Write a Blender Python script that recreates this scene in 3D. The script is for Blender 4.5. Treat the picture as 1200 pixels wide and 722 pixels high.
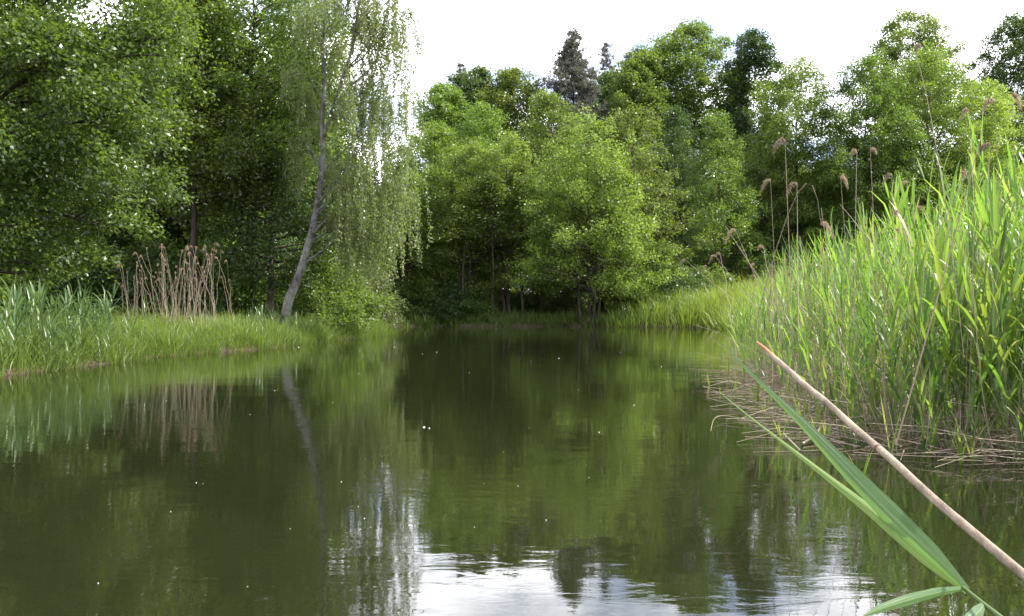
import bpy, math, random
import numpy as np
from mathutils import Vector

# ------------------------------------------------------------------ clear, camera, sky, sun, exposure
for o in list(bpy.data.objects):
    bpy.data.objects.remove(o)
SC = bpy.context.scene
COL = SC.collection
PI = math.pi
R = math.radians

CAM_H = 1.2
FPX = 1200 * 35 / 36.0          # focal length in photograph pixels
cam_d = bpy.data.cameras.new('camera')
cam_d.lens = 35; cam_d.sensor_width = 36
cam_d.clip_start = 0.05; cam_d.clip_end = 6000
cam = bpy.data.objects.new('camera', cam_d); COL.objects.link(cam)
cam.location = (0, 0, CAM_H); cam.rotation_euler = (R(90), 0, 0)
SC.camera = cam

SUN_EL, SUN_AZ = 50.0, 92.0       # azimuth clockwise from the view direction (+Y) towards +X
world = bpy.data.worlds.new('World'); SC.world = world
world.use_nodes = True
wn = world.node_tree; wn.nodes.clear()
def N(nt, typ, **kw):
    n = nt.nodes.new(typ)
    for k, v in kw.items():
        setattr(n, k, v)
    return n
sky = N(wn, 'ShaderNodeTexSky', sky_type='NISHITA')
sky.sun_disc = False
sky.sun_elevation = R(SUN_EL); sky.sun_rotation = R(SUN_AZ)
sky.air_density = 1.0; sky.dust_density = 1.6; sky.ozone_density = 1.2
tc = N(wn, 'ShaderNodeTexCoord')
sep = N(wn, 'ShaderNodeSeparateXYZ'); wn.links.new(tc.outputs['Generated'], sep.inputs[0])
az = N(wn, 'ShaderNodeMath', operation='ADD'); az.inputs[1].default_value = 0.22
wn.links.new(sep.outputs['Z'], az.inputs[0])
dx = N(wn, 'ShaderNodeMath', operation='DIVIDE'); wn.links.new(sep.outputs['X'], dx.inputs[0]); wn.links.new(az.outputs[0], dx.inputs[1])
dy = N(wn, 'ShaderNodeMath', operation='DIVIDE'); wn.links.new(sep.outputs['Y'], dy.inputs[0]); wn.links.new(az.outputs[0], dy.inputs[1])
cmb = N(wn, 'ShaderNodeCombineXYZ'); wn.links.new(dx.outputs[0], cmb.inputs[0]); wn.links.new(dy.outputs[0], cmb.inputs[1])
cn = N(wn, 'ShaderNodeTexNoise'); cn.inputs['Scale'].default_value = 1.9; cn.inputs['Detail'].default_value = 7; cn.inputs['Roughness'].default_value = 0.58
wn.links.new(cmb.outputs[0], cn.inputs['Vector'])
cr = N(wn, 'ShaderNodeMapRange'); cr.inputs['From Min'].default_value = 0.40; cr.inputs['From Max'].default_value = 0.60
cr.interpolation_type = 'SMOOTHSTEP'
wn.links.new(cn.outputs['Fac'], cr.inputs['Value'])
# thin veil near the horizon: everything goes white there
hz = N(wn, 'ShaderNodeMapRange'); hz.inputs['From Min'].default_value = 0.02; hz.inputs['From Max'].default_value = 0.75
hz.inputs['To Min'].default_value = 0.8; hz.inputs['To Max'].default_value = 0.0
wn.links.new(sep.outputs['Z'], hz.inputs['Value'])
cf = N(wn, 'ShaderNodeMapRange'); cf.inputs['From Min'].default_value = .3; cf.inputs['From Max'].default_value = .95; cf.inputs['To Min'].default_value = 1; cf.inputs['To Max'].default_value = .25
wn.links.new(sep.outputs['Z'], cf.inputs['Value'])
cl_ = N(wn, 'ShaderNodeMath', operation='MULTIPLY'); wn.links.new(cr.outputs[0], cl_.inputs[0]); wn.links.new(cf.outputs[0], cl_.inputs[1])
cmix = N(wn, 'ShaderNodeMix', data_type='RGBA')
cmix.inputs['B'].default_value = (46, 46, 48, 1)
veil = N(wn, 'ShaderNodeMix', data_type='RGBA'); veil.inputs['B'].default_value = (16, 19, 28, 1)
wn.links.new(hz.outputs[0], veil.inputs['Factor']); wn.links.new(sky.outputs[0], veil.inputs['A'])
wn.links.new(cl_.outputs[0], cmix.inputs['Factor']); wn.links.new(veil.outputs['Result'], cmix.inputs['A'])
bg = N(wn, 'ShaderNodeBackground'); bg.inputs['Strength'].default_value = 0.054
wn.links.new(cmix.outputs['Result'], bg.inputs['Color'])
wo = N(wn, 'ShaderNodeOutputWorld'); wn.links.new(bg.outputs[0], wo.inputs['Surface'])

sun_d = bpy.data.lights.new('sun', 'SUN'); sun_d.energy = 5.0; sun_d.angle = R(0.53); sun_d.color = (1.0, 0.955, 0.87)
sun = bpy.data.objects.new('sun', sun_d); COL.objects.link(sun)
sd = Vector((math.sin(R(SUN_AZ)) * math.cos(R(SUN_EL)), math.cos(R(SUN_AZ)) * math.cos(R(SUN_EL)), math.sin(R(SUN_EL))))
sun.rotation_euler = sd.to_track_quat('Z', 'Y').to_euler()
sun.location = (20, 10, 40)

vs = SC.view_settings
vs.view_transform = 'Standard'; vs.look = 'None'; vs.gamma = 1; vs.use_curve_mapping = False
vs.exposure = 1.12
SC.render.engine = 'CYCLES'
cy = SC.cycles
cy.max_bounces = 6; cy.diffuse_bounces = 3; cy.glossy_bounces = 3; cy.transmission_bounces = 3; cy.transparent_max_bounces = 4
cy.caustics_reflective = False; cy.caustics_refractive = False
cy.sample_clamp_indirect = 6; cy.sample_clamp_direct = 0
cy.use_denoising = True
try: cy.denoiser = 'OPENIMAGEDENOISE'
except Exception: pass

# ------------------------------------------------------------------ helpers
rng = np.random.default_rng(7)
rnd = random.Random(11)

def P(px, py, d):
    """point seen at photograph pixel (px, py) at depth d along the view"""
    return np.array([(px - 600) / FPX * d, d, CAM_H - (py - 361) / FPX * d])

def tag(o, label=None, cat=None, group=None, kind=None):
    if label: o['label'] = label
    if cat: o['category'] = cat
    if group: o['group'] = group
    if kind: o['kind'] = kind
    return o

def link(name, data, parent=None, loc=None):
    o = bpy.data.objects.new(name, data); COL.objects.link(o)
    if parent is not None: o.parent = parent
    if loc is not None: o.location = tuple(float(v) for v in loc)
    return o

def mesh_np(name, V, F, mat, attr=None, smooth=False, k=None):
    """V (n,3) array, F (m,k) int array (k = 3 or 4)"""
    V = np.asarray(V, dtype=np.float32); F = np.asarray(F, dtype=np.int32)
    k = F.shape[1]
    me = bpy.data.meshes.new(name)
    me.vertices.add(len(V)); me.vertices.foreach_set('co', V.ravel())
    me.loops.add(F.size); me.loops.foreach_set('vertex_index', F.ravel())
    me.polygons.add(len(F)); me.polygons.foreach_set('loop_start', np.arange(0, F.size, k, dtype=np.int32))
    try: me.polygons.foreach_set('loop_total', np.full(len(F), k, dtype=np.int32))
    except Exception: pass
    if smooth: me.polygons.foreach_set('use_smooth', np.ones(len(F), dtype=bool))
    if attr is not None:
        a = me.attributes.new('rnd', 'FLOAT', 'POINT'); a.data.foreach_set('value', np.asarray(attr, dtype=np.float32))
    me.materials.append(mat)
    me.update(calc_edges=True); me.validate(verbose=False)
    return me

def unit(v):
    return v / np.maximum(np.linalg.norm(v, axis=-1, keepdims=True), 1e-9)

class Tubes:
    """collects tapered tubes"""
    def __init__(s, sides=6): s.V = []; s.F = []; s.n = 0; s.sides = sides; s.A = []
    def add(s, pts, rad, sides=None, a=0.5, cap=True):
        pts = np.asarray(pts, float); n = len(pts); k = sides or s.sides
        rad = np.asarray(rad, float) if np.ndim(rad) else np.full(n, rad)
        t = np.zeros_like(pts); t[1:-1] = pts[2:] - pts[:-2]; t[0] = pts[1] - pts[0]; t[-1] = pts[-1] - pts[-2]
        t = unit(t)
        ref = np.array([0.0, 0, 1]) if abs(t[:, 2]).mean() < 0.8 else np.array([1.0, 0, 0])
        u = unit(np.cross(t, ref)); w = np.cross(t, u)
        ang = np.arange(k) * 2 * PI / k
        ring = pts[:, None] + rad[:, None, None] * (np.cos(ang)[None, :, None] * u[:, None] + np.sin(ang)[None, :, None] * w[:, None])
        V = ring.reshape(-1, 3)
        i = np.arange(n - 1)[:, None] * k; j = np.arange(k)[None]; j2 = (j + 1) % k
        F = np.stack([i + j, i + j2, i + k + j2, i + k + j], -1).reshape(-1, 4) + s.n
        s.V.append(V); s.F.append(F); s.A.append(np.full(len(V), a)); s.n += len(V)
    def mesh(s, name, mat, smooth=True):
        return mesh_np(name, np.concatenate(s.V), np.concatenate(s.F), mat, np.concatenate(s.A), smooth)

class Ribbons:
    """collects grass / reed blades: folded tapered ribbons"""
    def __init__(s): s.V = []; s.F = []; s.A = []; s.n = 0
    def add(s, pts, wid, side, fold=0.0, a=0.5):
        pts = np.asarray(pts, float); n = len(pts); wid = np.asarray(wid, float)
        t = np.gradient(pts, axis=0); t = unit(t)
        sd_ = unit(np.asarray(side, float)[None] - t * (t @ np.asarray(side, float))[:, None])
        nr = np.cross(sd_, t)
        L = pts + sd_ * wid[:, None] * 0.5; Rr = pts - sd_ * wid[:, None] * 0.5
        if fold:
            C = pts + nr * wid[:, None] * fold
            V = np.stack([L, C, Rr], 1).reshape(-1, 3); k = 3
        else:
            V = np.stack([L, Rr], 1).reshape(-1, 3); k = 2
        i = np.arange(n - 1)[:, None] * k
        F = []
        for c in range(k - 1):
            F.append(np.concatenate([i + c, i + c + 1, i + k + c + 1, i + k + c], 1))
        F = np.concatenate(F) + s.n
        s.V.append(V); s.F.append(F); s.A.append(np.full(len(V), a)); s.n += len(V)
    def mesh(s, name, mat):
        return mesh_np(name, np.concatenate(s.V), np.concatenate(s.F), mat, np.concatenate(s.A), True)

def blades(base, height, width, lean, bend, az, facing, vary, name, mat, segs=4):
    """vectorised curved blades. all args (n,) arrays; base (n,3)"""
    n = len(base); t = np.linspace(0, 1, segs + 1)[None]           # (1,s)
    ca, sa = np.cos(az)[:, None], np.sin(az)[:, None]
    out = height[:, None] * (np.sin(lean)[:, None] * t + bend[:, None] * t ** 2.4)
    up = height[:, None] * (np.cos(lean)[:, None] * t - 0.55 * np.abs(bend)[:, None] * t ** 2.6)
    c = np.stack([base[:, 0:1] + out * ca, base[:, 1:2] + out * sa, base[:, 2:3] + up], -1)
    w = width[:, None] * 0.5 * np.minimum(1, 1.25 * (1 - t ** 1.7)) * np.minimum(1, 0.55 + 1.5 * t)
    w[:, -1] = 0.0006
    sx, sy = np.cos(facing)[:, None] * w, np.sin(facing)[:, None] * w
    off = np.stack([sx, sy, np.zeros_like(sx)], -1)
    V = np.stack([c + off, c - off], 2).reshape(n, -1, 3)
    k = 2 * (segs + 1)
    i = np.arange(segs) * 2
    f = np.stack([i, i + 1, i + 3, i + 2], -1)                      # (segs,4)
    F = (np.arange(n)[:, None, None] * k + f[None]).reshape(-1, 4)
    A = np.repeat(vary, k)
    return mesh_np(name, V.reshape(-1, 3), F, mat, A, True)

# ------------------------------------------------------------------ materials
def ramp(nt, stops):
    r = N(nt, 'ShaderNodeValToRGB'); e = r.color_ramp.elements
    while len(e) > 1: e.remove(e[-1])
    e[0].position = stops[0][0]; e[0].color = (*stops[0][1], 1)
    for p, c in stops[1:]:
        q = e.new(p); q.color = (*c, 1)
    return r

def leaf_mat(name, stops, trans, tf=0.42, rough=0.42, spec=0.5, noise=None):
    m = bpy.data.materials.new(name); m.use_nodes = True; nt = m.node_tree; nt.nodes.clear()
    at = N(nt, 'ShaderNodeAttribute', attribute_name='rnd')
    fac = at.outputs['Fac']
    cr_ = ramp(nt, stops); nt.links.new(fac, cr_.inputs[0])
    tr_ = ramp(nt, trans); nt.links.new(fac, tr_.inputs[0])
    pb = N(nt, 'ShaderNodeBsdfPrincipled'); pb.inputs['Roughness'].default_value = rough
    pb.inputs['Specular IOR Level'].default_value = spec
    oi = N(nt, 'ShaderNodeObjectInfo')
    hv = N(nt, 'ShaderNodeMapRange'); hv.inputs['To Min'].default_value = .479; hv.inputs['To Max'].default_value = .503; nt.links.new(oi.outputs['Random'], hv.inputs['Value'])
    vv = N(nt, 'ShaderNodeMapRange'); vv.inputs['To Min'].default_value = .78; vv.inputs['To Max'].default_value = 1.22
    vm = N(nt, 'ShaderNodeMath', operation='FRACT'); vx = N(nt, 'ShaderNodeMath', operation='MULTIPLY'); vx.inputs[1].default_value = 7.31
    nt.links.new(oi.outputs['Random'], vx.inputs[0]); nt.links.new(vx.outputs[0], vm.inputs[0]); nt.links.new(vm.outputs[0], vv.inputs['Value'])
    def tint(sock):
        hs_ = N(nt, 'ShaderNodeHueSaturation'); nt.links.new(hv.outputs[0], hs_.inputs['Hue']); nt.links.new(vv.outputs[0], hs_.inputs['Value']); nt.links.new(sock, hs_.inputs['Color']); return hs_.outputs[0]
    nt.links.new(tint(cr_.outputs[0]), pb.inputs['Base Color'])
    tl = N(nt, 'ShaderNodeBsdfTranslucent'); nt.links.new(tint(tr_.outputs[0]), tl.inputs['Color'])
    ms = N(nt, 'ShaderNodeMixShader'); ms.inputs[0].default_value = tf
    nt.links.new(pb.outputs[0], ms.inputs[1]); nt.links.new(tl.outputs[0], ms.inputs[2])
    out = N(nt, 'ShaderNodeOutputMaterial'); nt.links.new(ms.outputs[0], out.inputs[0])
    return m

def solid_mat(name, c1, c2, scale=8.0, rough=0.8, bump=0.3, stretch=(1, 1, 1), spec=0.3):
    m = bpy.data.materials.new(name); m.use_nodes = True; nt = m.node_tree
    pb = nt.nodes['Principled BSDF']; pb.inputs['Roughness'].default_value = rough; pb.inputs['Specular IOR Level'].default_value = spec
    t = N(nt, 'ShaderNodeTexCoord'); mp = N(nt, 'ShaderNodeMapping'); mp.inputs['Scale'].default_value = stretch
    nt.links.new(t.outputs['Object'], mp.inputs[0])
    n = N(nt, 'ShaderNodeTexNoise'); n.inputs['Scale'].default_value = scale; n.inputs['Detail'].default_value = 6; n.inputs['Roughness'].default_value = 0.65
    nt.links.new(mp.outputs[0], n.inputs['Vector'])
    r = ramp(nt, [(0.36, c1), (0.64, c2)]); nt.links.new(n.outputs['Fac'], r.inputs[0]); nt.links.new(r.outputs[0], pb.inputs['Base Color'])
    b = N(nt, 'ShaderNodeBump'); b.inputs['Strength'].default_value = bump; b.inputs['Distance'].default_value = 0.03
    nt.links.new(n.outputs['Fac'], b.inputs['Height']); nt.links.new(b.outputs[0], pb.inputs['Normal'])
    return m

LM = {
 'alder':  leaf_mat('alder_leaf', [(0, (.044, .077, .016)), (.5, (.070, .115, .022)), (1, (.115, .168, .036))], [(0, (.15, .26, .022)), (1, (.27, .41, .04))], .44),
 'bright': leaf_mat('bright_leaf', [(0, (.07, .112, .022)), (.5, (.11, .172, .034)), (1, (.17, .235, .055))], [(0, (.22, .35, .03)), (1, (.36, .50, .06))], .48),
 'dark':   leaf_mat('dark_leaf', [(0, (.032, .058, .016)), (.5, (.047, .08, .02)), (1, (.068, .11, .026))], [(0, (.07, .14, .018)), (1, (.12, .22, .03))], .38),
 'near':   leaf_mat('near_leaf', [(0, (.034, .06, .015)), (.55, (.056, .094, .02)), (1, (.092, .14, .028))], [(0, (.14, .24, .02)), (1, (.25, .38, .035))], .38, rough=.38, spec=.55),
 'birch':  leaf_mat('birch_leaf', [(0, (.08, .11, .034)), (.5, (.12, .155, .05)), (1, (.18, .22, .075))], [(0, (.20, .29, .05)), (1, (.32, .42, .08))], .44, rough=.4),
 'willow': leaf_mat('willow_leaf', [(0, (.08, .11, .04)), (1, (.15, .19, .08))], [(0, (.16, .24, .04)), (1, (.25, .34, .07))], .40),
 'pine':   leaf_mat('pine_needle', [(0, (.07, .075, .058)), (1, (.13, .13, .10))], [(0, (.09, .10, .06)), (1, (.14, .15, .09))], .25, rough=.6),
 'grass':  leaf_mat('grass_blade', [(0, (.06, .11, .025)), (.6, (.145, .205, .042)), (.9, (.22, .265, .075)), (1, (.30, .27, .14))], [(0, (.18, .32, .03)), (.85, (.32, .46, .05)), (1, (.35, .32, .12))], .45),
 'reed':   leaf_mat('green_reed_blade', [(0, (.035, .08, .022)), (.45, (.065, .125, .03)), (.85, (.12, .18, .035)), (.93, (.26, .22, .11)), (1, (.34, .28, .16))], [(0, (.09, .19, .03)), (.45, (.22, .41, .035)), (.85, (.36, .46, .06)), (1, (.42, .36, .16))], .5, rough=.38),
 'bluereed': leaf_mat('blue_green_reed_blade', [(0, (.055, .11, .032)), (1, (.125, .19, .065))], [(0, (.13, .26, .06)), (1, (.22, .38, .09))], .35, rough=.36, spec=.6),
 'straw':  leaf_mat('dry_reed_straw', [(0, (.17, .125, .08)), (.6, (.30, .235, .155)), (1, (.48, .42, .31))], [(0, (.18, .12, .06)), (1, (.35, .28, .17))], .12, rough=.5),
 'plume':  leaf_mat('dry_seed_plume', [(0, (.22, .165, .105)), (1, (.40, .32, .215))], [(0, (.30, .21, .12)), (1, (.46, .35, .22))], .40, rough=.8),
 'stem':   leaf_mat('green_reed_stem', [(0, (.07, .12, .03)), (1, (.14, .20, .05))], [(0, (.12, .2, .03)), (1, (.2, .3, .05))], .15, rough=.4),
}
BARK = solid_mat('dark_bark', (.022, .017, .012), (.075, .058, .042), 9, .9, .6, (1, 1, .25))
BARK2 = solid_mat('grey_bark', (.045, .038, .03), (.12, .10, .08), 9, .9, .6, (1, 1, .25))
BIRCHBARK = solid_mat('birch_bark', (.03, .026, .022), (.25, .235, .215), 3.0, .65, .4, (1, 1, .75))
FOAM = solid_mat('white_fluff', (.75, .75, .74), (.85, .85, .84), 30, .7, .1)

# ------------------------------------------------------------------ pond outline and ground
POND = np.array([(-10.5, 2.2), (-10.2, 8), (-9.6, 13), (-9.15, 17.7), (-8.75, 20.5), (-8.85, 24.5), (-8.2, 26.6), (-7.35, 28.8), (-7.0, 33), (-6.55, 38),
                 (-5.9, 44), (-5.95, 48), (-7.6, 52), (-9.5, 57), (-8.6, 62.5), (-4.5, 64.6), (0, 64.0), (3, 65), (6.5, 63.4), (10, 62.3), (12.6, 59.5),
                 (12.4, 52), (11.6, 45), (10.4, 38), (9.2, 30), (8.0, 23), (6.9, 18), (6.4, 14.5), (7.5, 12), (11, 10.6), (20, 10.2), (26, 6), (20, 2.6), (4, 2.4), (0, 2.3)])
def pond_sd(x, y):
    """signed distance to the pond outline: negative over water"""
    x = np.asarray(x, float); y = np.asarray(y, float)
    d = np.full(x.shape, 1e9); ins = np.zeros(x.shape, bool)
    for a, b in zip(POND, np.roll(POND, -1, 0)):
        e = b - a; L2 = e @ e
        t = np.clip(((x - a[0]) * e[0] + (y - a[1]) * e[1]) / L2, 0, 1)
        d = np.minimum(d, np.hypot(x - a[0] - t * e[0], y - a[1] - t * e[1]))
        c = ((a[1] > y) != (b[1] > y))
        if e[1] != 0:
            ins ^= c & (x < a[0] + (y - a[1]) * e[0] / e[1])
    return np.where(ins, -d, d)
def wob(x, y):
    return (np.sin(x * 1.3 + y * .7) + np.sin(x * .61 - y * 1.13 + 2) + .6 * np.sin(x * 2.9 + 1.3 * y + 1) + .4 * np.sin(3.7 * y - 2.1 * x)) / 3
def ground_z(x, y):
    x = np.asarray(x, float); y = np.asarray(y, float)
    d = pond_sd(x, y) + 0.22 * wob(x * 1.7, y * 1.7)
    z = np.where(d > 0, 0.03 + 0.26 * (1 - np.exp(-d / 0.35)) + 0.22 * (1 - np.exp(-d / 5)) + 0.05 * wob(x * .8, y * .8), np.maximum(-1.3, d * 0.55) - 0.02)
    z = np.where(d > 0, z + 1.7 * np.exp(-((x - 17) ** 2 / 60 + (y - 60) ** 2 / 140)) * (1 - np.exp(-np.maximum(d, 0) / 3)), z)
    hill = np.clip(np.hypot(x * .6, y) - 78, 0, 260)
    return z + 0.045 * hill * np.exp(-hill / 260)

def axis(lo, hi, step, far):
    a = list(np.arange(lo, hi + 1e-6, step)); s = step; v = hi
    while v < far: s *= 1.25; v += s; a.append(v)
    s = step; v = lo
    while v > -far: s *= 1.25; v -= s; a.insert(0, v)
    return np.array(a)
gx = axis(-30, 30, 0.33, 2500); gy = axis(-2, 82, 0.33, 2500)
GX, GY = np.meshgrid(gx, gy)
GV = np.stack([GX.ravel(), GY.ravel(), ground_z(GX.ravel(), GY.ravel())], 1)
nx, ny = len(gx), len(gy)
ii = (np.arange(ny - 1)[:, None] * nx + np.arange(nx - 1)[None]).ravel()
GF = np.stack([ii, ii + 1, ii + nx + 1, ii + nx], 1)
gm = bpy.data.materials.new('earth_and_leaf_litter'); gm.use_nodes = True; nt = gm.node_tree
pb = nt.nodes['Principled BSDF']; pb.inputs['Roughness'].default_value = .95; pb.inputs['Specular IOR Level'].default_value = .15
t_ = N(nt, 'ShaderNodeTexCoord')
n1 = N(nt, 'ShaderNodeTexNoise'); n1.inputs['Scale'].default_value = .35; n1.inputs['Detail'].default_value = 8; n1.inputs['Roughness'].default_value = .7
n2 = N(nt, 'ShaderNodeTexNoise'); n2.inputs['Scale'].default_value = 7; n2.inputs['Detail'].default_value = 8; n2.inputs['Roughness'].default_value = .75
for n_ in (n1, n2): nt.links.new(t_.outputs['Object'], n_.inputs['Vector'])
r1 = ramp(nt, [(.35, (.055, .045, .025)), (.5, (.06, .065, .022)), (.68, (.07, .10, .025))])
nt.links.new(n1.outputs['Fac'], r1.inputs[0])
r2 = ramp(nt, [(.3, (.45, .42, .38)), (.75, (1.25, 1.2, 1.1))]); nt.links.new(n2.outputs['Fac'], r2.inputs[0])
mm = N(nt, 'ShaderNodeMix', data_type='RGBA', blend_type='MULTIPLY'); mm.inputs['Factor'].default_value = 1
nt.links.new(r1.outputs[0], mm.inputs['A']); nt.links.new(r2.outputs[0], mm.inputs['B'])
# bare wet earth band at the waterline (height based: it is mud, not shade)
gp = N(nt, 'ShaderNodeNewGeometry'); gs = N(nt, 'ShaderNodeSeparateXYZ'); nt.links.new(gp.outputs['Position'], gs.inputs[0])
gr = N(nt, 'ShaderNodeMapRange'); gr.inputs['From Min'].default_value = .07; gr.inputs['From Max'].default_value = .13
nt.links.new(gs.outputs['Z'], gr.inputs['Value'])
m2 = N(nt, 'ShaderNodeMix', data_type='RGBA'); m2.inputs['A'].default_value = (.075, .056, .038, 1)
nt.links.new(gr.outputs[0], m2.inputs['Factor']); nt.links.new(mm.outputs['Result'], m2.inputs['B'])
nt.links.new(m2.outputs['Result'], pb.inputs['Base Color'])
bb = N(nt, 'ShaderNodeBump'); bb.inputs['Strength'].default_value = .8; bb.inputs['Distance'].default_value = .08
nt.links.new(n2.outputs['Fac'], bb.inputs['Height']); nt.links.new(bb.outputs[0], pb.inputs['Normal'])
tag(link('ground', mesh_np('ground', GV, GF, gm, smooth=True)), kind='structure')

# water: one sheet, real ripples come from the shader's bump in world metres
wm = bpy.data.materials.new('pond_water'); wm.use_nodes = True; nt = wm.node_tree
pb = nt.nodes['Principled BSDF']
pb.inputs['Base Color'].default_value = (.0120, .0145, .0054, 1); pb.inputs['Roughness'].default_value = .012
pb.inputs['IOR'].default_value = 1.333; pb.inputs['Specular IOR Level'].default_value = .5
t_ = N(nt, 'ShaderNodeTexCoord')
def wnoise(scale, sx, sy, detail=3, rough=.5, rot=0, dist=0):
    mp = N(nt, 'ShaderNodeMapping'); mp.inputs['Scale'].default_value = (sx, sy, 1); mp.inputs['Rotation'].default_value = (0, 0, rot)
    nt.links.new(t_.outputs['Object'], mp.inputs[0])
    n = N(nt, 'ShaderNodeTexNoise'); n.inputs['Scale'].default_value = scale; n.inputs['Detail'].default_value = detail
    n.inputs['Roughness'].default_value = rough; n.inputs['Distortion'].default_value = dist
    nt.links.new(mp.outputs[0], n.inputs['Vector']); return n
big = wnoise(1.1, 1, 1.7, 3, .5, R(12), .6)       # slow swell, reflections wander
mid = wnoise(3.1, 1, 2.3, 4, .55, R(-8), .8)      # hand-sized ripples
fine = wnoise(22, 1, 1.8, 3, .5, R(5), .4)       # small ruffle in patches
msk = wnoise(.22, 1, 2.6, 3, .55, R(6))
mr = N(nt, 'ShaderNodeMapRange'); mr.inputs['From Min'].default_value = .46; mr.inputs['From Max'].default_value = .68
mr.inputs['To Min'].default_value = .35; mr.inputs['To Max'].default_value = 1.5
nt.links.new(msk.outputs['Fac'], mr.inputs['Value'])
def mul(a, b):
    m_ = N(nt, 'ShaderNodeMath', operation='MULTIPLY')
    for i, v in enumerate((a, b)):
        if isinstance(v, (int, float)): m_.inputs[i].default_value = v
        else: nt.links.new(v, m_.inputs[i])
    return m_.outputs[0]
def add(a, b):
    m_ = N(nt, 'ShaderNodeMath', operation='ADD'); nt.links.new(a, m_.inputs[0]); nt.links.new(b, m_.inputs[1]); return m_.outputs[0]
h = add(mul(big.outputs['Fac'], .0022), add(mul(mul(mid.outputs['Fac'], .0017), mr.outputs[0]), mul(mul(fine.outputs['Fac'], .00005), mr.outputs[0])))
wb = N(nt, 'ShaderNodeBump'); wb.inputs['Strength'].default_value = 1; wb.inputs['Distance'].default_value = 1
nt.links.new(h, wb.inputs['Height']); nt.links.new(wb.outputs[0], pb.inputs['Normal'])
WV = [(-40, 1.0, 0), (40, 1.0, 0), (40, 76, 0), (-40, 76, 0)]
tag(link('water', mesh_np('water', WV, [(0, 1, 2, 3)], wm)), kind='structure')

# ------------------------------------------------------------------ trees
def leaf_quads(C, D, Nn, size, aspect=.62, fold=.18):
    """C base points, D directions, Nn approximate normals, size (n,)"""
    D = unit(D); B = unit(np.cross(D, Nn)); Nn = np.cross(B, D)
    s = size[:, None]
    v0 = C; v2 = C + D * s
    md = C + D * s * .48
    v1 = md + B * s * aspect * .5 + Nn * s * fold * .5
    v3 = md - B * s * aspect * .5 + Nn * s * fold * .5
    V = np.stack([v0, v1, v2, v3], 1).reshape(-1, 3)
    F = np.arange(len(C) * 4).reshape(-1, 4)
    return V, F

ENV = {
 'round': lambda u: np.sqrt(np.clip(1 - (1.9 * u - .85) ** 2 * .95, 0.02, 1)),
 'oval':  lambda u: np.clip(np.sin(PI * (0.12 + .86 * u ** .8)), .05, 1) ** .8,
 'cone':  lambda u: (1 - u) ** .75 + .06,
 'egg':   lambda u: np.clip(np.sin(PI * (.2 + .8 * u) ** .75), .04, 1),
 'full':  lambda u: np.interp(u, [0, .12, .4, .62, .82, .94, 1], [.62, .88, 1, .88, .62, .38, .15]),
 'taper': lambda u: np.interp(u, [0, .12, .32, .55, .78, .93, 1], [.7, .96, 1, .74, .44, .20, .06]),
 'dome':  lambda u: np.sqrt(np.clip(1 - u ** 2.2, .01, 1)),
}
def path(p0, p1, n, wobble, g, sag=0.0):
    t = np.linspace(0, 1, n)[:, None]
    p = p0 + (p1 - p0) * t
    w = np.cumsum(g.normal(0, wobble, (n, 3)), 0) * np.sin(PI * t) * .7
    p = p + w; p[:, 2] -= (sag * t[:, 0] * t[:, 0])
    return p

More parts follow.
